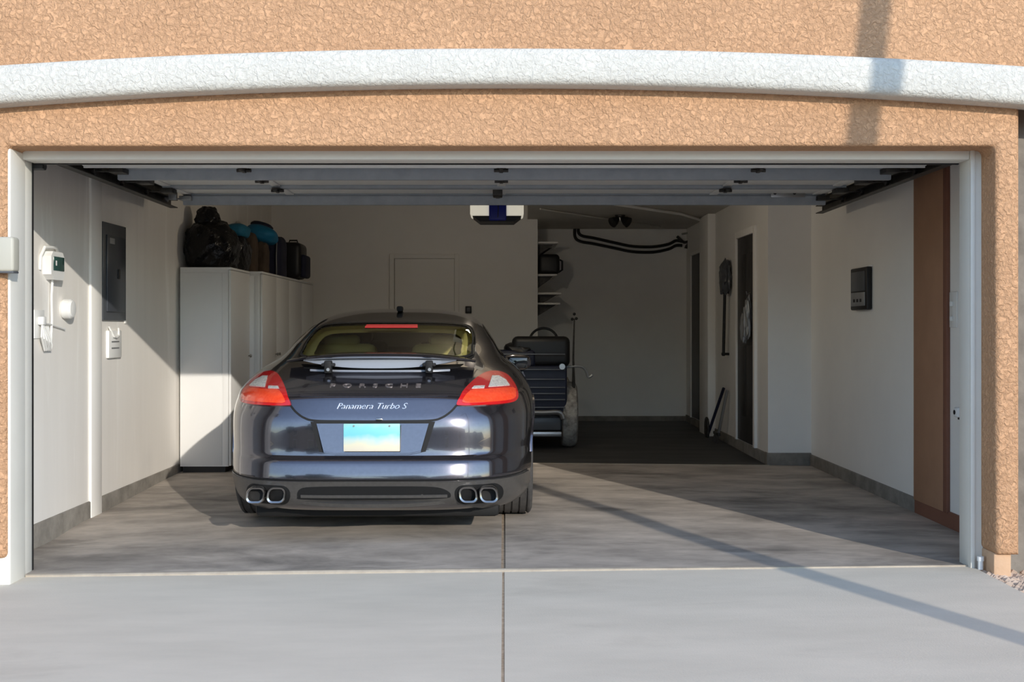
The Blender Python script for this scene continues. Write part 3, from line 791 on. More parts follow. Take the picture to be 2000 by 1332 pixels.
for s in (-1, 1):
    cpart('exhaust_recess', drape(rrect(s * .597, .325, .270, .112, .052, 6, -.1 * s), .012, .004, .04), M_SEAM, va)
    for dx in (-.058, .058):
        cx_ = s * .597 + dx; yb_ = min(hit(s * .597, .325)[0].y, hit(s * .53, .325)[0].y) - .05
        rot = .0
        O = rrect(cx_, .325, .108, .094, .036, 6, -.12 * s); I = rrect(cx_, .325, .082, .068, .026, 6, -.12 * s)
        b = NB(); n = len(O)
        v = [[b.verts.new((p[0], y_, p[1])) for p in Q] for Q, y_ in ((O, yb_ + .16), (O, yb_ + .01), ([(lerp(o[0], i[0], .3), lerp(o[1], i[1], .3)) for o, i in zip(O, I)], yb_), (I, yb_ + .006), (I, yb_ + .13))]
        for a in range(4):
            for k in range(n): b.faces.new((v[a][k], v[a][(k + 1) % n], v[a + 1][(k + 1) % n], v[a + 1][k]))
        bmesh.ops.recalc_face_normals(b, faces=b.faces)
        ex = cpart('exhaust_tip', b, M_CHROME)
        b = NB(); b.faces.new([b.verts.new((p[0], yb_ + .07, p[1])) for p in O]); bmesh.ops.recalc_face_normals(b, faces=b.faces)
        r_ = bmesh.ops.extrude_face_region(b, geom=list(b.faces)); bmesh.ops.translate(b, vec=(0, .03, 0), verts=[g for g in r_['geom'] if isinstance(g, bmesh.types.BMVert)])
        cpart('exhaust_bore', b, M_SEAM, ex)

# wheels
for ya in (AX_R, AX_F):
    for s in (-1, 1):
        w_ = .300; x0 = s * (.632 if ya < 2 else .572); prof = [(.25, 0), (.335, 0), (.352, .012), (.362, .03)]
        for g in range(5):
            t0 = .03 + .048 * g
            prof += [(.362, t0 + .034), (.353, t0 + .037), (.353, t0 + .045), (.362, t0 + .048)]
        prof += [(.362, .282), (.352, .292), (.335, .30), (.25, .30)]
        wh = cpart('wheel', lathe(NB(), [(r, t) for r, t in prof], (x0, ya, WR), (s, 0, 0)), M_RUBBER)
        b = lathe(NB(), [(.05, .255), (.06, .27), (.075, .265), (.08, .22)], (x0, ya, WR), (s, 0, 0), 24)
        lathe(b, [(.245, .285), (.252, .295), (.25, .20), (.235, .20)], (x0, ya, WR), (s, 0, 0), 40)
        for k in range(10):
            a = 2 * PI * k / 10; u = Vector((0, math.cos(a), math.sin(a))); o_ = Vector((x0 + s * .255, ya, WR))
            tube(b, [o_ + u * .05, o_ + u * .245], [.018, .014], 8)
        cpart('rim', b, M_GREYMETAL, wh)
        cpart('brake_disc', lathe(NB(), [(.02, .18), (.19, .18), (.19, .20), (.02, .20)], (x0, ya, WR), (s, 0, 0), 32), M_DSTEEL, wh)
# side glass, mirrors, door seams, handles
for s in (-1, 1):
    cpart('side_window', drape(SIDEP, .005, .006, .06, lambda y, z, s=s: side_hit(y, z, s)), G_SIDE)
    cpart('door_seam', strip([(1.62, lerp(1.05, .62, i / 12)) for i in range(13)], .008, .002, lambda y, z, s=s: side_hit(y, z, s)), M_SEAM)
    cpart('door_handle', drape([(1.95, .905), (2.13, .905), (2.13, .935), (1.95, .935)], .02, .01, .05, lambda y, z, s=s: side_hit(y, z, s)), M_PAINT)
    mb = blob(NB(), (s * .885, 2.95, .985), (.115, .075, .065), 0, flat=False, sub=3, pw=3.0); mm = cpart('side_mirror', mb, M_PAINT)
    cpart('mirror_stalk', tube(NB(), [(s * .74, 3.0, 1.02), (s * .84, 2.97, .96)], [.04, .03], 10), M_SEAM, mm)
    cpart('mirror_glass', box(NB(), s * .885 - .085, s * .885 + .085, 2.872, 2.882, .940, 1.03, bev=.004), M_SIDEGL, mm)
    # arch lips
    for ya in (AX_R, AX_F):
        pts = []
        for k in range(25):
            a = math.radians(lerp(12, 168, k / 24)); y_, z_ = ya + .405 * math.cos(a), WR - .01 + .405 * math.sin(a)
            if z_ > .2: pts.append((y_, z_))
        cpart('arch_lip', strip(pts, .02, .008, lambda y, z, s=s: side_hit(y, z, s)), M_PAINT)
# roof aerial
b = NB(); box(b, -.022, .022, 2.05, 2.16, 1.385, 1.425, bev=.012); cpart('roof_aerial', b, M_SEAM)

# ================================================================ GARAGE DOOR OVERHEAD
GD = thing('garage_door', 'white sectional garage door rolled up overhead above the car', 'garage door', (0, .70, 2.2))
ZD = 2.268
sec = [(.70, 1.235), (1.24, 1.772), (1.777, 2.308), (2.313, 2.85)]
for (a, c) in sec:
    tilt = a < .8
    def dip(o):
        if tilt:
            for v in o.data.vertices: v.co.z -= (1.24 - (v.co.y + .70)) / .54 * .072
        return o
    b = box(NB(), -2.44, 2.44, a, c, ZD, ZD + .045, bev=.004)
    p = dip(obj('door_section', b, M_DOORIN, GD))
    for y_ in (a + .012, c - .05):
        dip(obj('section_rail', box(NB(), -2.43, 2.43, y_, y_ + .038, ZD - .022, ZD + .002, bev=.004), M_DOORIN if a < .8 and y_ < .8 else M_STRUT, p))
    for x_ in (-2.40, -1.62, -.02, 1.58, 2.36):
        dip(obj('section_stile', box(NB(), x_ - .03, x_ + .03, a + .05, c - .05, ZD - .010, ZD + .002, bev=.003), M_DOORIN, p))
for y_ in (1.30, 2.79):
    b = NB(); pr_ = [(0, 0), (0, -.010), (.012, -.066), (.05, -.066), (.062, -.010), (.062, 0), (.055, 0), (.046, -.058), (.016, -.058), (.007, 0)]
    prism(b, pr_, lambda p: Vector((-2.43, y_ + p[0], ZD - .018 + p[1])), lambda p: Vector((2.43, y_ + p[0], ZD - .018 + p[1])))
    obj('stiffener', b, M_STRUT, GD)
for y_ in (1.238, 1.774, 2.31):
    for x_ in (-1.62, -.02, 1.58):
        if x_ == -.02 and y_ > 2.0: continue
        b = box(NB(), x_ - .03, x_ + .03, y_ - .07, y_ + .07, ZD - .030, ZD - .022, bev=.002)
        cyl(b, (x_ - .045, y_, ZD - .036), (x_ + .045, y_, ZD - .036), .011, 10)
        box(b, x_ - .012, x_ + .012, y_ - .10, y_ + .02, ZD - .05, ZD - .028, bev=.003)
        obj('hinge', b, M_DSTEEL, GD)
for y_ in (1.238, 1.774, 2.31, 2.80):
    for s in (-1, 1):
        x_ = s * 2.40
        b = box(NB(), x_ - .045, x_ + .045, y_ - .06, y_ + .06, ZD - .055, ZD - .022, bev=.004)
        cyl(b, (x_, y_, ZD - .04), (s * 2.56, y_, ZD - .04), .006, 8); lathe(b, [(.02, -.012), (.024, -.008), (.024, .008), (.02, .012)], (s * 2.555, y_, ZD - .04), (1, 0, 0), 16)
        obj('roller_hinge', b, M_STEEL if s < 0 and y_ > 2.7 else M_DSTEEL, GD)
b = box(NB(), X(1503, 8.82), X(1570, 8.82), 2.775, 2.787, Z(386, 8.8), Z(372, 8.8), bev=.002)
pl_ = obj('top_bracket', b, M_GREYMETAL, GD, label='pale perforated top bracket')
for q in (1512, 1550): obj('bolt_hole', cyl(NB(), (X(q, 8.8), 2.770, Z(378, 8.8)), (X(q, 8.8), 2.777, Z(378, 8.8)), .012, 12), M_BLACK, pl_)
b = box(NB(), X(330, 8.8), X(347, 8.8), 2.77, 2.80, Z(391, 8.8), Z(372, 8.8), bev=.006); obj('lift_bracket', b, M_STEEL, GD)
b = box(NB(), -2.43, 2.43, .69, .702, ZD - .082, ZD - .02, bev=.004); obj('bottom_seal', b, M_DOORIN, GD)
# operator arm, pulled along by the door
xr_ = X(972, 8.5); b = NB(); box(b, xr_ - .035, xr_ + .035, 2.36, 2.52, ZD - .065, ZD - .004, bev=.008); box(b, xr_ - .018, xr_ + .018, 2.50, 2.78, ZD - .04, ZD - .004, bev=.006)
obj('operator_arm', b, M_DSTEEL, GD)
# tracks
for s, nm, lb in ((-1, 'left', 'dark steel overhead door track running along the wall with the electrical panel'), (1, 'right', 'dark steel overhead door track along the wall with the brown board')):
    t = thing('door_track', lb, 'door track', (s * 2.56, .3, 2.2), group='overhead garage door tracks')
    b = NB(); prf = [(-.028, -.032), (.03, -.032), (.03, .032), (-.028, .032), (-.028, .026), (.024, .026), (.024, -.026), (-.028, -.026)]
    y1_ = 3.02 if s < 0 else 3.46
    prism(b, prf, lambda p: Vector((s * (2.56 + p[0]), .45, ZD - .04 + p[1])), lambda p: Vector((s * (2.56 + p[0]), y1_, ZD - .055 + p[1])))
    obj('track_rail', b, M_DSTEEL, t)
    b = box(NB(), s * 2.60 - .004, s * 2.60 + .004, .5, y1_ + .02, ZD - .02, ZD + .05); box(b, s * 2.60 - .03, s * 2.60 + .03, .5, y1_ + .02, ZD + .045, ZD + .05)
    obj('track_angle', b, M_DSTEEL, t)
    pts = [(s * 2.56, .45 - .31 * math.sin(a), ZD - .04 - .31 * (1 - math.cos(a))) for a in [PI / 2 * k / 8 for k in range(9)]] + [(s * 2.56, .14, .12)]
    obj('track_curve', tube(NB(), pts, .026, 8), M_DSTEEL, t)
    b = box(NB(), s * 2.60 - .02, s * 2.60 + .02, y1_ - .05, y1_ - .01, ZD + .04, 2.75); obj('hanger_strap', b, M_STEEL, t)
# spring shaft ends peeping out behind the header
for s, lb in ((-1, 'black cable drum bracket in the top corner above the wall control box'), (1, 'black cable drum bracket in the top corner above the wall with the switch plate')):
    b = box(NB(), s * 2.50 - .07, s * 2.50 + .07, .125, .16, 2.09, 2.16, bev=.01); cyl(b, (s * 2.50 - .06, .18, 2.115), (s * 2.50 + .06, .18, 2.115), .025)
    obj('cable_bracket', b, M_BLACK, label=lb, cat='bracket', group='cable drum brackets')

# opener
OP = thing('garage_door_opener', 'ceiling garage door opener with blue front and frosted side lights', 'garage door opener', (-.063, 3.6, 2.12))
Dm = 9.6
xa, xb, xc_, xd = X(918, Dm), X(955, Dm), X(989, Dm), X(1023, Dm); zt, zb_, zl = Z(390, Dm), Z(431, Dm), Z(421, Dm)
obj('motor_housing', box(NB(), xb, xc_, 3.575, 3.95, zb_, zt, bev=.012, seg=3), M_BLUEPL, OP)
for (p, q) in ((xa, xb - .002), (xc_ + .002, xd)):
    b = box(NB(), p, q, 3.60, 3.92, zl, zt - .003, bev=.018, seg=3); obj('light_lens', b, M_LENS, OP)
b = prism(NB(), [(xa + .02, zl - .002), (xa + .08, zb_ - .006), (xd - .08, zb_ - .006), (xd - .02, zl - .002)], lambda p: Vector((p[0], 3.60, p[1])), lambda p: Vector((p[0], 3.93, p[1])))
obj('opener_base', b, M_BLACK, OP)
xr_ = X(972, 8.8)
b = box(NB(), xr_ - .02, xr_ + .02, .25, 3.62, 2.315, 2.345, bev=.004); obj('opener_rail', b, M_STEEL, OP)
b = box(NB(), xr_ - .028, xr_ + .028, 2.88, 3.0, 2.262, 2.315, bev=.008); obj('trolley', b, M_BLACK, OP)
b = tube(NB(), [(xr_, 2.93, 2.265), (xr_ + .004, 2.93, 2.17), (xr_, 2.93, 2.10)], .004, 6); tr = obj('release_cord', b, M_BLACK, OP)
for s in (-1, 1): obj('hanger_strap', box(NB(), X(970, Dm) + s * .16 - .012, X(970, Dm) + s * .16 + .012, 3.74, 3.77, zt - .01, 2.75), M_STEEL, OP)

# bulb added out of sight behind the opener as fill for the dark rear
obj('fill_bulb', blob(NB(), (-.063, 3.985, 2.22), (.035, .035, .035), 0, flat=False, sub=2), M_LENS, OP)
pl = bpy.data.lights.new('opener_fill', 'POINT'); pl.energy = 19; pl.color = (1.0, .86, .66); pl.shadow_soft_size = .05
po = bpy.data.objects.new('opener_fill', pl); COL.objects.link(po); po.location = (-.063, 4.08, 2.22)

# ================================================================ CABINETS
ZT = 1.766
def cabinet(y0, y1, xf, label, nd):
    zfl = zf(-2.5, y0 + .2)
    c = thing('storage_cabinet', label, 'cabinet', ((XL + xf) / 2, (y0 + y1) / 2, zfl), group='tall white cabinets along the wall')
    x0 = XL + .025
    b = box(NB(), x0, xf - .022, y0, y0 + .018, zfl + .05, ZT - .02); box(b, x0, xf - .022, y1 - .018, y1, zfl + .05, ZT - .02)
    box(b, x0, x0 + .01, y0 + .018, y1 - .018, zfl + .05, ZT - .02); box(b, x0, xf - .022, y0 + .018, y1 - .018, zfl + .05, zfl + .07)
    box(b, x0, xf - .022, y0 + .018, y1 - .018, .9, .918)
    obj('carcass', b, M_WCAB, c)
    obj('side_panel', box(NB(), x0 + .005, xf - .075, y0 - .004, y0, zfl + .06, ZT - .045, bev=.0015), M_WCAB, c)
    obj('side_stile', box(NB(), xf - .068, xf - .022, y0 - .004, y0, zfl + .06, ZT - .045, bev=.0015), M_WCAB, c)
    obj('top_panel', box(NB(), x0, xf, y0 - .003, y1 - .002, ZT - .02, ZT, bev=.003), M_WCAB, c)
    obj('plinth', box(NB(), x0 + .02, xf - .05, y0 + .01, y1 - .01, zfl - .01, zfl + .05), M_BLACK, c)
    wd = (y1 - y0) / nd
    for k in range(nd):
        d = obj('cabinet_door', box(NB(), xf - .020, xf, y0 + wd * k + .003, y0 + wd * (k + 1) - .003, zfl + .055, ZT - .024, bev=.003), M_WCAB, c)
        yk = y0 + wd * (k + 1) - .05 if k % 2 == 0 else y0 + wd * k + .05
        b = cyl(NB(), (xf - .001, yk, 1.0), (xf + .018, yk, 1.0), .007, 10); blob(b, (xf + .022, yk, 1.0), (.009, .016, .016), 0, flat=False, sub=2)
        obj('door_knob', b, M_GREYMETAL, d)
    return c
cabinet(3.85, 4.575, -2.315, 'white tall cabinet standing nearest the garage opening, its plain side panel lit by sun', 1)
cabinet(4.58, 5.90, -2.20, 'white tall double door cabinet standing proud, second along the wall', 2)
cabinet(5.905, 7.40, -2.20, 'white tall double door cabinet at the far end by the back wall', 2)

# bags and luggage on the cabinets
def bag(name, c, s, mat, label, cat, amp=.16, fr=2.2, seed=1, pw=2.6, group=None, rest=ZT, sub=4):
    b = blob(NB(), (c[0], c[1], rest + s[2] * .72), s, amp, fr, seed, sub, True, pw)
    return obj(name, b, mat, smooth=60, label=label, cat=cat, group=group)
def bpx(p0, p1, pt, D, rest):
    x0, x1 = X(p0, D), X(p1, D); h = Z(pt, D) - rest
    return (x0 + x1) / 2, (x1 - x0) / 2, h / 1.72
D = 10.15; x_, w_, h_ = bpx(362, 462, 436, D, ZT)
bag('garbage_bag', (x_ + .01, D - 6, 0), (w_ * .97, .26, h_ * 1.03), M_BAG, 'big bulging black bin bag at the front end of the white cabinets', 'bag', .16, 2.6, 3, group='black bags on the cabinets')
zt1 = Z(447, D); x_, w_, h_ = bpx(384, 428, 398, D + .03, zt1)
bag('garbage_bag', (x_, D - 6 + .03, 0), (w_, .13, h_), M_BAG, 'small black tied bag heaped on top of the big bin bag', 'bag', .2, 2.4, 5, group='black bags on the cabinets', rest=zt1 - .03)
D = 10.85; x_, w_, h_ = bpx(436, 486, 458, D, ZT)
bag('garbage_bag', (x_, D - 6, 0), (w_, .24, h_), M_BAG, 'wrinkled black bag under the folded teal cloth', 'bag', .14, 3.0, 8, group='black bags on the cabinets')
zt2 = Z(459, D); x_, w_, h_ = bpx(440, 486, 433, D, zt2)
bag('folded_cloth', (x_, D - 6, 0), (w_, .2, h_), M_TEAL, 'folded teal cloth lying on a black bag above the cabinets', 'cloth', .08, 2.0, 2, rest=zt2 - .02)
D = 11.30; x_, w_, h_ = bpx(478, 504, 456, D, ZT)
bag('paper_bag', (x_, D - 6 - .08, 0), (w_ * 1.05, .12, h_), M_BROWNBAG, 'taller brown paper bag between the black bags', 'bag', .06, 2.0, 4, pw=5, group='brown bags on the cabinets')
D = 11.55; x_, w_, h_ = bpx(501, 524, 474, D, ZT)
bag('paper_bag', (x_, D - 6 - .02, 0), (w_ * 1.05, .11, h_), M_BROWNBAG, 'shorter brown paper bag under the blue cushion', 'bag', .08, 2.2, 6, pw=5, group='brown bags on the cabinets')
D = 12.05; x_, w_, h_ = bpx(518, 556, 462, D, ZT); zn = Z(462, D)
nb = thing('duffel_bag', 'dark navy nylon duffel standing upright below the blue cushion', 'bag', (x_, D - 6, ZT))
obj('bag_body', blob(NB(), (x_, D - 6, ZT + h_ * .72), (w_, .2, h_), .05, 1.6, 9, 4, True, 5), M_NAVY, nb)
for q in (-.3, .55): obj('strap', tube(NB(), [(x_ + q * w_, D - 6 - .205, ZT + .02), (x_ + q * w_, D - 6 - .215, ZT + .2), (x_ + q * w_, D - 6 - .19, zn - .03)], .007, 6), M_PANEL, nb)
D = 11.85; zc_ = Z(472, D); x_, w_, h_ = bpx(484, 542, 434, D, zc_)
cu_ = thing('cushion', 'bright blue padded cushion slumped on top of the brown and navy bags', 'cushion', (x_, D - 6, zc_))
b = blob(NB(), (0, 0, 0), (w_ * 1.08, .22, h_ * .80), .06, 1.5, 3, 4, False, 2.4); bmesh.ops.rotate(b, verts=b.verts, cent=(0, 0, 0), matrix=Matrix.Rotation(.30, 3, 'Y')); bmesh.ops.translate(b, verts=b.verts, vec=(x_, D - 6 - .05, zc_ + h_ * .60))
obj('cushion_cover', b, M_BLUEC, cu_)
b = blob(NB(), (0, 0, 0), (w_ * .72, .16, h_ * .42), .1, 1.5, 5, 3, False, 2.4); bmesh.ops.rotate(b, verts=b.verts, cent=(0, 0, 0), matrix=Matrix.Rotation(.25, 3, 'Y')); bmesh.ops.translate(b, verts=b.verts, vec=(x_ - .03, D - 6 + .10, zc_ + h_ * 1.42))
obj('dark_flap', b, M_NAVY, cu_)
D = 12.75; x_, w_, h_ = bpx(552, 594, 475, D, ZT)
sc = thing('suitcase', 'black soft suitcase with side pocket, farthest of the luggage on the cabinets', 'suitcase', (x_, D - 6, ZT))
zs_ = Z(475, D)
obj('case_shell', box(NB(), x_ - w_, x_ + w_, D - 6 - .22, D - 6 + .22, ZT + .02, zs_, bev=.06, seg=4), M_BLACK, sc)
obj('pocket', box(NB(), x_ + w_ - .03, x_ + w_ + .045, D - 6 - .17, D - 6 + .17, ZT + .03, ZT + .28, bev=.03, seg=3), M_NAVY, sc)
obj('handle', tube(NB(), [(x_ - .05, D - 6, zs_ - .01), (x_ - .04, D - 6, zs_ + .03), (x_ + .04, D - 6, zs_ + .03), (x_ + .05, D - 6, zs_ - .01)], .009, 8), M_BLACK, sc)
for q in (-.4, .4): obj('foot', cyl(NB(), (x_ + q * w_, D - 6, ZT), (x_ + q * w_, D - 6, ZT + .03), .02, 10), M_BLACK, sc)

# ================================================================ LEFT WALL FITTINGS
def LW(px): return F * -XL / (CX - px)
# electrical panel
ya, yb_ = LW(197) - 6, LW(242) - 6
ep = thing('electrical_panel', 'dark grey steel breaker panel set into the wall above the phone jack', 'electrical panel', (XL, (ya + yb_) / 2, Z(625, ya + 6)))
z0, z1 = 1.305, 1.985
obj('panel_frame', box(NB(), XL - .01, XL + .016, ya, yb_, z0, z1, bev=.004), M_PANEL, ep)
dr = obj('panel_door', box(NB(), XL + .016, XL + .028, ya + .055, yb_ - .05, z0 + .06, z1 - .085, bev=.005), M_PANELD, ep)
obj('door_latch', box(NB(), XL + .028, XL + .036, ya + .27, ya + .30, 1.60, 1.67, bev=.003), M_BLACK, dr)
obj('panel_label', box(NB(), XL + .028, XL + .0295, ya + .10, ya + .20, 1.84, 1.88), M_STEEL, dr)
obj('trim_bead', box(NB(), XL, XL + .010, yb_, yb_ + .04, z0 - .02, z1, bev=.003), M_WALLB, ep)
# wall control box with display
yc0, yc1, xo = .98, 1.19, XL + .052
wc = thing('irrigation_controller', 'white wall control box with dark display and a cord hanging below', 'controller', (XL, 1.08, 1.54))
zl0, zl1 = 1.545, 1.715
b = prism(NB(), [(yc0, zl0 + .03), (yc0 + .05, zl0), (yc1 - .02, zl0), (yc1, zl0 + .03), (yc1, zl1 - .03), (yc1 - .03, zl1), (yc0 + .03, zl1), (yc0, zl1 - .03)], lambda p: Vector((XL, p[0], p[1])), lambda p: Vector((xo, p[0], p[1])))
obj('case', b, M_WPLAST, wc, smooth=0)
obj('display', box(NB(), xo, xo + .004, yc0 + .03, yc1 - .012, zl0 + .055, zl1 - .03, bev=.002), M_LCD, wc)
b = box(NB(), xo + .004, xo + .006, yc0 + .06, yc0 + .075, 1.63, 1.66); obj('display_mark', b, M_WPLAST, wc)
obj('hood', tube(NB(), [(XL + .004, yc0 - .05, 1.60), (XL + .01, yc0 - .055, 1.68), (XL + .02, yc0 - .02, 1.735), (XL + .02, yc1 - .05, 1.745), (XL + .01, yc1, 1.72)], .010, 8), M_WPLAST, wc)
obj('cord', tube(NB(), [(XL + .02, 1.08, 1.55), (XL + .012, 1.085, 1.45), (XL + .016, 1.08, 1.3), (XL + .01, 1.075, 1.13)], .008, 8), M_WPLAST, wc)
# round detector
b = lathe(NB(), [(.055, 0), (.062, .01), (.062, .05), (.05, .066), (.02, .07)], (XL, 1.30, 1.372), (1, 0, 0), 32)
sm = obj('detector', b, M_WPLAST, label='white round detector puck beside the hanging cord', cat='detector')
# outlet with coiled cord
op_ = thing('wall_outlet', 'white outlet plate with a bundled cord plugged in, low by the opening', 'outlet', (XL, .92, 1.17))
obj('plate', box(NB(), XL, XL + .008, .84, .99, 1.19, 1.36, bev=.003), M_WPLAST, op_)
obj('plug', box(NB(), XL + .008, XL + .045, .88, .93, 1.27, 1.32, bev=.008), M_WPLAST, op_)
b = NB()
for k in range(4): tube(b, [(XL + .03, .90, 1.28), (XL + .035 + .004 * k, .875 + .03 * k, 1.20 - .01 * k), (XL + .02, .96 + .03 * k, 1.12), (XL + .03, .98 + .02 * k, 1.15), (XL + .03, .92 + .02 * k, 1.26)], .007, 7)
obj('coiled_cord', b, M_WPLAST, op_)
obj('lead', tube(NB(), [(XL + .012, .93, 1.285), (XL + .018, 1.05, 1.275), (XL + .010, 1.16, 1.262), (XL + .012, 1.30, 1.245)], .006, 7), M_WPLAST, op_)
# jack box
jb = thing('phone_jack', 'small white wall box with printed lines below the breaker panel', 'wall box', (XL, 2.22, 1.035))
obj('box_cover', box(NB(), XL - .004, XL + .022, 2.09, 2.36, 1.040, 1.235, bev=.008), M_WPLAST, jb)
b = NB()
for k, zz in enumerate((1.15, 1.105)): obj('printed_line', box(NB(), XL + .022, XL + .0228, 2.14, 2.30, zz, zz + .010), M_STEEL, jb)
obj('cable_tuft', tube(NB(), [(XL + .01, 2.12, 1.26), (XL + .03, 2.17, 1.19), (XL + .032, 2.22, 1.185), (XL + .03, 2.27, 1.20), (XL + .02, 2.29, 1.25)], .007, 7), M_WPLAST, jb)

# ================================================================ RIGHT WALL FITTINGS
def RW(px): return F * XR / (px - CX)
ya, yb_ = RW(1704) - 6, RW(1672) - 6
kc = thing('wall_console', 'dark wall mounted opener console with a pale lower panel', 'wall console', (XR, (ya + yb_) / 2, 1.385))
z0, z1 = 1.39, 1.715
obj('console_body', box(NB(), XR - .045, XR, ya, yb_, z0, z1, bev=.012, seg=3), M_BLACK, kc)
obj('console_face', box(NB(), XR - .050, XR - .045, ya + .03, yb_ - .03, z0 + .145, z1 - .03, bev=.003), M_PANEL, kc)
pl_ = obj('button_panel', box(NB(), XR - .052, XR - .045, ya + .03, yb_ - .03, z0 + .03, z0 + .135, bev=.004), M_STEEL, kc, label='pale grey button panel')
for q in (.3, .5, .7): obj('button', box(NB(), XR - .056, XR - .052, lerp(ya, yb_, q) - .02, lerp(ya, yb_, q) + .02, z0 + .06, z0 + .085, bev=.003), M_BLACK, pl_)
obj('console_shelf', box(NB(), XR - .03, XR, ya - .01, yb_ + .01, z1, z1 + .012, bev=.003), M_WALLB, kc)
sp = thing('switch_plate', 'white light switch plate on the wall beside the brown board', 'light switch', (XR, 1.17, 1.25))
obj('plate', box(NB(), XR - .010, XR, 1.10, 1.215, 1.255, 1.475, bev=.004), M_WPLAST, sp)
for q in (1.31, 1.40): obj('toggle', box(NB(), XR - .028, XR - .010, 1.15, 1.17, q - .015, q + .015, bev=.004), M_WPLAST, sp)
se = thing('safety_sensor', 'small grey safety sensor fixed low behind the shaded white jamb', 'sensor', (XR, 1.0, .70))
b = box(NB(), XR - .06, XR - .02, .97, 1.03, .715, .775, bev=.012); obj('sensor_body', b, M_WPLAST, se)
obj('sensor_eye', cyl(NB(), (XR - .061, 1.0, .745), (XR - .064, 1.0, .745), .014, 16), M_BLACK, se)
obj('bracket', box(NB(), XR - .03, XR + .004, .97, 1.03, .70, .72), M_DSTEEL, se)

# ================================================================ BACK WALL AND REAR BAY
sb = thing('door_switch', 'small black switch on the back wall above the car roof', 'switch', (X(916, 13.83), YB, Z(612, 13.83)))
obj('switch_body', box(NB(), X(909, 13.83), X(921, 13.83), YB - .03, YB, Z(612, 13.83), Z(598, 13.83), bev=.006), M_BLACK, sb)
obj('switch_rocker', box(NB(), X(912, 13.83), X(918, 13.83), YB - .036, YB - .03, Z(609, 13.83), Z(601, 13.83), bev=.003), M_PANEL, sb)
# shelves fixed to the end of the back wall
Dm = 14.5
shelf_z = [(473, 1086, 'topmost of the wall shelves beside the back wall corner'), (536, 1084, 'wall shelf carrying the black case'), (572, 1092, 'third wall shelf down, below the black case'), (592, 1090, 'lowest of the wall shelves above the buggy')]
for py, px_, lb in shelf_z:
    zz = Z(py, 14.0); x1 = X(px_, Dm)
    t = thing('wall_shelf', 'pale ' + lb if lb[0] != 't' else 'pale ' + lb, 'shelf', (XC, 8.4, zz), group='wall shelves in the rear bay')
    obj('shelf_board', box(NB(), XC, x1, 7.96, 8.95, zz - .018, zz + .004, bev=.003), M_WALLB, t)
    for y_ in (8.15, 8.75):
        b = prism(NB(), [(XC, zz - .018), (x1 - .04, zz - .018), (XC, zz - .16)], lambda p: Vector((p[0], y_, p[1])), lambda p: Vector((p[0], y_ + .015, p[1]))); obj('shelf_bracket', b, M_DSTEEL, t)
zz = Z(536, 14.0) + .004
cs = thing('tool_case', 'black plastic case with a handle standing on the second wall shelf', 'case', (.54, 8.3, zz))
obj('case_body', box(NB(), XC + .01, X(1092, 14.2), 8.02, 8.62, zz, zz + .245, bev=.05, seg=4), M_BLACK, cs)
b = tube(NB(), [(X(1092, 14.2) - .01, 8.2, zz + .19), (X(1098, 14.2), 8.2, zz + .17), (X(1098, 14.2), 8.2, zz + .06), (X(1092, 14.2) - .01, 8.2, zz + .03)], .012, 8); obj('case_handle', b, M_BLACK, cs)
# insulated pipe pair on the rear wall
yw = YBR - .026; Dw = yw + 6
def wp(px, py, dy=0): return (X(px, Dw), yw + dy, Z(py, Dw))
for k, (dz, lb) in enumerate(((0, 'upper black insulated pipe sagging across the rear wall'), (14, 'lower black insulated pipe of the pair sagging across the rear wall'))):
    pts = [wp(1130 - dz * .5, 440), wp(1130 - dz * .5, 454 + dz * .6), wp(1138 - dz * .3, 461 + dz * .75), wp(1160, 465 + dz * .8), wp(1200, 474 + dz * .75), wp(1235, 481 + dz * .75), wp(1275, 482 + dz * .75), wp(1305, 477 + dz * .7), wp(1320, 470 + dz * .7), wp(1332, 472 + dz * .55, -.02)]
    obj('pipe', tube(NB(), [tuple(p) for p in crom(pts, 5, False)], .020, 10), M_BLACK, label=lb, cat='pipe', group='insulated pipes on the rear wall')
vb = thing('pipe_valve', 'tangle of dark valves where the insulated pipes reach the right hand corner', 'valve', wp(1340, 480, -.03))
obj('valve_body', tube(NB(), [tuple(p) for p in crom([wp(1322, 462, -.02), wp(1335, 474, -.05), wp(1350, 470, -.06), wp(1338, 484, -.04), wp(1356, 478, -.05)], 4, False)], .018, 8), M_DSTEEL, vb)
obj('valve_handle', cyl(NB(), wp(1330, 458, -.06), wp(1345, 455, -.06), .012, 8), M_GREYMETAL, vb)
# ceiling lamp and conduit in the rear bay
lx, ly = X(1211, 13.3), 7.3
lf = thing('ceiling_lamp', 'small dark double headed ceiling lamp in the rear bay', 'ceiling lamp', (lx, ly, 2.543))
obj('lamp_base', lathe(NB(), [(.06, 0), (.055, -.02), (.03, -.03)], (lx, ly, 2.542), (0, 0, 1), 24), M_DSTEEL, lf)
for s in (-1, 1):
    obj('lamp_head', lathe(NB(), [(.02, 0), (.05, .05), (.062, .10), (.05, .105)], (lx + s * .02, ly, 2.50), (s * .75, -.45, -.5), 20), M_BLACK, lf)
obj('lamp_neck', cyl(NB(), (lx, ly, 2.52), (lx, ly, 2.48), .018, 10), M_GREYMETAL, lf)
def cp(px, py): 
    Dc = (2.522 - HC) * F / (CY - py); return (X(px, Dc), Dc - 6, 2.522)
obj('conduit', tube(NB(), [cp(1170, 394), cp(1330, 418), cp(1380, 433)], .016, 8), M_WALLB, label='pale conduit running diagonally across the rear bay ceiling toward the post', cat='conduit')
obj('conduit', tube(NB(), [cp(1055, 408), cp(1140, 421), cp(1290, 443)], .009, 8), M_CEIL, label='thin pale conduit crossing the rear bay ceiling behind the lamp', cat='conduit')
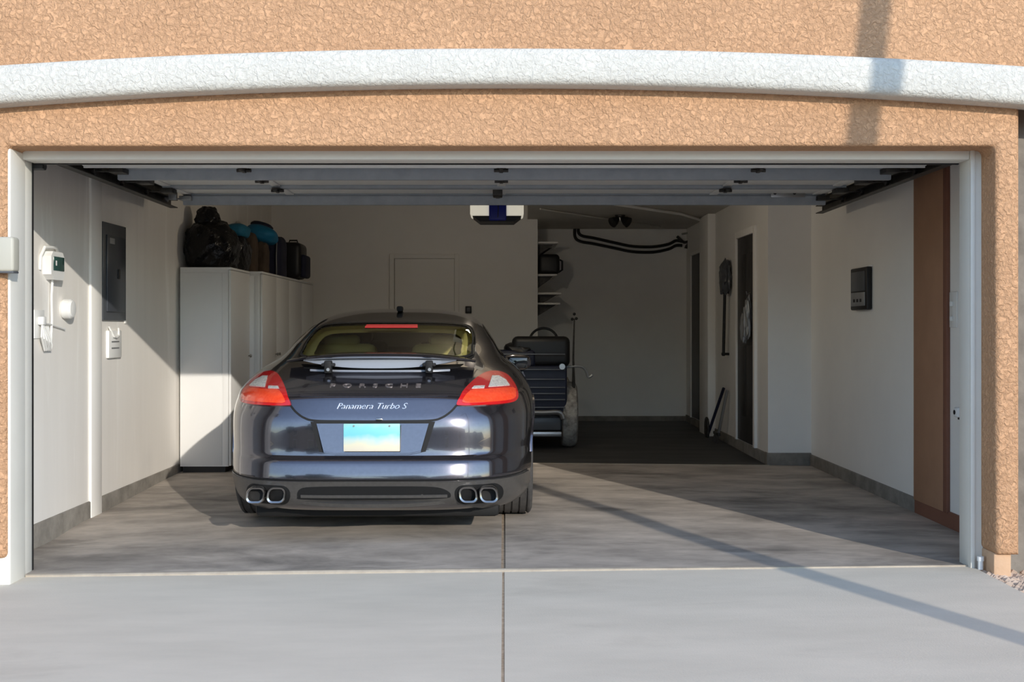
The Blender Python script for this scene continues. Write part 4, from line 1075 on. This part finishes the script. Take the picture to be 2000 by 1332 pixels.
# crack-like scuffs kept as thin cable on rear wall
obj('cable', tube(NB(), [tuple(p) for p in crom([wp(1157, 505, .045), wp(1156, 525, .043), wp(1150, 545, .045), wp(1147, 565, .043)], 4, False)], .006, 6), M_DSTEEL, label='crack-like dark scuff drawn as a thin strand on the rear wall below the pipes', cat='cable')

# tools on the rear right wall
def iw(px, py, dx=0.0):
    Dq = F * XI / (px - CX); return (XI - dx, Dq - 6, Z(py, Dq))
br = thing('broom', 'broom hung bristles up on the wall between the two dark doors', 'broom', iw(1424, 690, .05))
p0, p1 = Vector(iw(1424, 695, .06)), Vector(iw(1427, 560, .06))
obj('broom_handle', cyl(NB(), p0, p1, .016, 10), M_BLACK, br)
b = blob(NB(), (p1.x, p1.y, p1.z + .10), (.05, .12, .17), .35, 3, 4, 3, False, 3); obj('bristles', b, M_PANEL, br)
b = cyl(NB(), (XI, p0.y, p0.z + .02), (XI - .08, p0.y, p0.z + .02), .014, 8); obj('hanging_peg', b, M_BLACK, br)
for k, (pa, pb_, mt, lb, nm) in enumerate((((1409, 858), (1419, 758), M_NAVY, 'dark blue handled shovel leaning on the wall below the broom', 'shovel'), ((1422, 856), (1426, 762), M_GREYMETAL, 'pale handled rake leaning beside the blue shovel', 'rake'))):
    a = Vector(iw(pa[0], pa[1], .16 - .04 * k)); a.z = zf(a.x, a.y) + .02; c = Vector(iw(pb_[0], pb_[1], .03))
    t = thing(nm, lb, nm, (a.x, a.y, a.z - .02))
    obj('shaft', cyl(NB(), a + (c - a) * .1, c, .016, 10), mt, t)
    if nm == 'shovel': obj('blade', blob(NB(), a + Vector((0, 0, .10)), (.02, .10, .13), .0, 1, 1, 3, True, 3), M_DSTEEL, t)
    else:
        obj('rake_head', box(NB(), a.x - .015, a.x + .015, a.y - .14, a.y + .14, a.z + .07, a.z + .10, bev=.004), M_DSTEEL, t)
        for q in range(7): obj('tine', cyl(NB(), (a.x, a.y - .13 + .043 * q, a.z + .08), (a.x - .02, a.y - .13 + .043 * q, a.z - .01), .005, 6), M_DSTEEL, t)
# coat on door
hx = Vector(iw(1469, 575, .03))
tw = thing('hanging_rag', 'pale rags hanging from a hook on the nearer dark door', 'rag', (XI - .03, hx.y, hx.z - .45))
b = NB()
for q in range(3): blob(b, (XI - .05 - .01 * q, hx.y - .05 + .05 * q, hx.z - .22 - .05 * q), (.03, .045, .20 - .03 * q), .35, 4, q + 2, 3, False, 2.5)
obj('rag_cloth', b, M_STEEL, tw)
obj('hook', tube(NB(), [(XI - .012, hx.y, hx.z + .02), (XI - .05, hx.y, hx.z), (XI - .055, hx.y, hx.z + .03)], .006, 8), M_GREYMETAL, tw)

# ================================================================ BUGGY BEHIND THE CAR
DB = 11.6; yb0 = DB - 6
zg = zf(.4, yb0 + .3)
bg_ = thing('buggy', 'black open buggy with slatted tail and dusty tyres parked beyond the car', 'buggy', (.1, yb0, zg))
def bp(px, py, dy=0.0): return (X(px, DB), yb0 + dy, Z(py, DB))
xl_, xr1 = -.42, X(1108, DB)
M_BSLAT = pm('buggy_slat', (0.16, 0.165, 0.175), rough=.4, metal=.5)
M_BBODY = pm('buggy_body', (0.012, 0.016, 0.035), (0.016, 0.02, 0.045), scale=6, rough=.5)
obj('chassis', box(NB(), xl_ + .05, xr1 - .03, yb0 + .08, yb0 + 1.9, zg + .18, Z(800, DB), bev=.03), M_BLACK, bg_)
obj('tail_panel', box(NB(), xl_, xr1, yb0 + .05, yb0 + .16, Z(812, DB), Z(715, DB), bev=.02, seg=3), M_BBODY, bg_)
for py in (692, 722, 741, 757, 769, 781, 796): 
    tz = Z(py, DB); obj('slat', box(NB(), xl_ + .03, xr1 - .02, yb0 + .015, yb0 + .05, tz - .006, tz + .006, bev=.003), M_BSLAT, bg_)
obj('tail_arch', tube(NB(), [tuple(p) for p in crom([bp(880, 822), bp(930, 812), bp(1000, 806), bp(1060, 806), bp(1092, 806), bp(1100, 818)], 5, False)], .028, 10), M_GREYMETAL, bg_)
b = box(NB(), xl_ + .06, xr1 - .06, yb0 + .06, yb0 + .12, Z(842, DB), Z(815, DB), bev=.02); obj('lower_panel', b, M_PANEL, bg_)
b = box(NB(), xl_ + .12, X(1097, DB), yb0 - .01, yb0 + .05, Z(853, DB), Z(843, DB), bev=.008); obj('step_bar', b, M_GREYMETAL, bg_)
b = box(NB(), X(1000, DB), X(1115, DB), yb0 + .12, yb0 + .34, Z(718, DB), Z(657, DB), bev=.06, seg=4); se1 = obj('seat_back', b, M_BLACK, bg_)
b = box(NB(), xl_, X(1046, DB), yb0 + .10, yb0 + .40, Z(718, DB), Z(684, DB), bev=.03, seg=3); obj('cargo_box', b, M_BBODY, bg_)
b = NB(); blob(b, (X(1015, DB), yb0 + .24, Z(684, DB) - .02), (.17, .13, .085), .25, 3, 2, 3, True, 3); obj('tarpaulin', b, M_BLACK, bg_)
obj('steering_wheel', tube(NB(), [(X(1062, 12.6) + .155 * math.cos(a), 6.6 + .05 * math.sin(a), Z(668, 12.6) + .15 * math.sin(a)) for a in [2 * PI * k / 32 for k in range(32)]], .014, 8, True), M_BLACK, bg_)
obj('steering_column', cyl(NB(), (X(1062, 12.6), 6.6, Z(668, 12.6)), (X(1062, 12.6), 7.0, .7), .02, 8), M_BLACK, bg_)
for s_, xw in ((1, X(1098, DB)), (-1, xl_ + .02)):
    for yy in (yb0 + .36, yb0 + 1.75):
        prof = [(.20, 0), (.29, .0), (.322, .015), (.334, .05), (.334, .11), (.322, .15), (.29, .165), (.20, .165)]
        wbm = lathe(NB(), prof, (xw, yy, zg + .332), (s_, 0, 0), 40)
        wl = obj('tyre', wbm, M_DUSTY, bg_)
        b = lathe(NB(), [(.03, .13), (.19, .15), (.20, .165), (.19, .05), (.03, .05)], (xw, yy, zg + .332), (s_, 0, 0), 24); obj('hub', b, M_GREYMETAL, wl)
am = obj('whip_mast', tube(NB(), [bp(1123, 790, .2), bp(1122, 700, .2), bp(1124, 622, .2)], [.022, .010, .007], 8), M_DSTEEL, bg_)
for (px_, py) in ((1124, 613), (1120, 623), (1128, 622)): obj('mast_knob', blob(NB(), bp(px_, py, .2), (.016, .016, .016), 0, flat=False, sub=2), M_BLACK, am)
obj('side_grip', tube(NB(), [tuple(p) for p in crom([bp(1108, 718, .2), bp(1135, 717, .2), bp(1146, 724, .2), bp(1152, 738, .2), bp(1160, 734, .2)], 5, False)], .014, 8), M_STEEL, bg_)
obj('tail_bolt', cyl(NB(), bp(1098, 716, -.01), bp(1098, 716, .06), .03, 12), M_GREYMETAL, bg_)

# ================================================================ OUTSIDE
# meter/keypad on the left pier
kp = thing('keypad_cover', 'pale weatherproof box on the stucco pier beside the opening', 'keypad', (-2.53, -.2, 1.54))
obj('cover', box(NB(), -2.60, X(25, 5.72), -.275, -.194, Z(530, 5.72), Z(462, 5.72), bev=.014, seg=3), pm('beige_plastic', (0.46, 0.44, 0.37), rough=.5), kp)
obj('cover_lip', box(NB(), -2.60, X(24, 5.72), -.268, -.2, Z(533, 5.72), Z(529, 5.72), bev=.004), M_PANEL, kp)
# white pipe stub at the foot of the right jamb
st = thing('pipe_stub', 'short white plastic pipe stub at the foot of the right pier', 'pipe', (X(1915, 5.93), -.07, zf(2.4, -.1)))
xs_, zs0 = X(1915, 5.93), zf(2.4, -.1)
obj('pipe_body', cyl(NB(), (xs_, -.07, zs0 - .004), (xs_, -.07, zs0 + .05), .013, 16), M_WPLAST, st)
obj('pipe_cap', cyl(NB(), (xs_, -.07, zs0 + .04), (xs_, -.07, zs0 + .062), .017, 16), M_WPLAST, st)
# gravel bed
b = NB(); g = random.Random(3)
for k in range(900):
    x_ = 2.432 + abs(g.gauss(0, .16)); y_ = g.uniform(-1.3, -.05); r = g.uniform(.010, .026)
    blob(b, (x_, y_, -.012 + r * .55), (r * g.uniform(.9, 1.5), r * g.uniform(.9, 1.4), r * g.uniform(.7, 1.1)), .35, 1.3, g.random() * 50, 1, False)
obj('gravel', b, M_GRAVEL, smooth=25, label='loose tan gravel in the bed right of the driveway', cat='gravel', kind='stuff')
# street lamp post standing behind the viewer: throws the long shadow
pb_ = Vector((1.56 + .393 * 5.2, -.2 - .906 * 5.2, -.05)); pd = Vector((.10, 0, 1)).normalized()
lp_ = thing('street_lamp', 'leaning round street lamp post across the driveway, casting the long thin shadow', 'street lamp', pb_)
obj('lamp_post', tube(NB(), [pb_, pb_ + pd * 4, pb_ + pd * 6.4], [.078, .074, .068], 20), M_STEEL, lp_)
obj('lamp_arm', tube(NB(), [pb_ + pd * 6.35, pb_ + pd * 6.6 + Vector((.0, -.4, 0)), pb_ + pd * 6.7 + Vector((0, -1.5, 0))], .035, 10), M_STEEL, lp_)
obj('lamp_head', blob(NB(), pb_ + pd * 6.66 + Vector((0, -1.8, 0)), (.14, .32, .07), 0, flat=False, sub=3), M_PANEL, lp_)
# houses and trees across the street, seen mirrored in the paint of the car
def house(x0, x1, y0, y1, h, rh, label, m):
    hs_ = thing('house', label, 'house', ((x0 + x1) / 2, (y0 + y1) / 2, -.17), group='houses across the street')
    obj('walls', box(NB(), x0, x1, y0, y1, -.2, h), m, hs_)
    b = prism(NB(), [(x0 - .4, h), (x1 + .4, h), ((x0 + x1) / 2, h + rh)], lambda p: Vector((p[0], y0 - .4, p[1])), lambda p: Vector((p[0], y1 + .4, p[1])))
    obj('roof', b, pm('clay_tile', (0.24, 0.13, 0.09), (0.32, 0.18, 0.12), scale=3, rough=.9), hs_)
    for q in (.25, .7):
        xx = lerp(x0, x1, q); f_ = obj('window', box(NB(), xx - .7, xx + .7, y1 - .02, y1 + .06, .9, 2.2, bev=.02), M_TRIM, hs_); obj('pane', box(NB(), xx - .62, xx + .62, y1 + .06, y1 + .065, .98, 2.12), M_SIDEGL, f_)
house(-16, -4.5, -34, -25, 3.2, 1.6, 'tan house with clay roof across the street', pm('tan_render', (0.42, 0.33, 0.25), (0.46, 0.36, 0.27), scale=3, rough=.9))
house(2.5, 16, -36, -27, 3.4, 1.5, 'grey house with clay roof across the street', pm('grey_render', (0.36, 0.33, 0.33), (0.40, 0.37, 0.37), scale=3, rough=.9))
M_LEAF = pm('leaf_green', (0.035, 0.055, 0.02), (0.07, 0.095, 0.035), scale=3, rough=.8)
M_BARK = pm('bark', (0.10, 0.07, 0.05), (0.16, 0.12, 0.09), scale=8, rough=.95)
def tree(x_, y_, h, r, label, sd_):
    t = thing('tree', label, 'tree', (x_, y_, -.17), group='trees across the street')
    obj('trunk', tube(NB(), [(x_, y_, -.2), (x_ + .1, y_, h * .4), (x_ - .05, y_, h * .75)], [.16, .12, .06], 10), M_BARK, t)
    obj('crown', blob(NB(), (x_, y_, h * .68), (r, r, h * .36), .5, 1.6, sd_, 4, False), M_LEAF, t)
tree(-6.5, -22, 5.2, 2.0, 'bushy dark tree in front of the tan house', 2)
tree(-14.5, -22.2, 4.4, 1.7, 'smaller round tree at the far corner of the tan house', 5)
tree(-1.0, -24.5, 4.0, 1.5, 'low round tree across the street straight behind the driveway', 9)
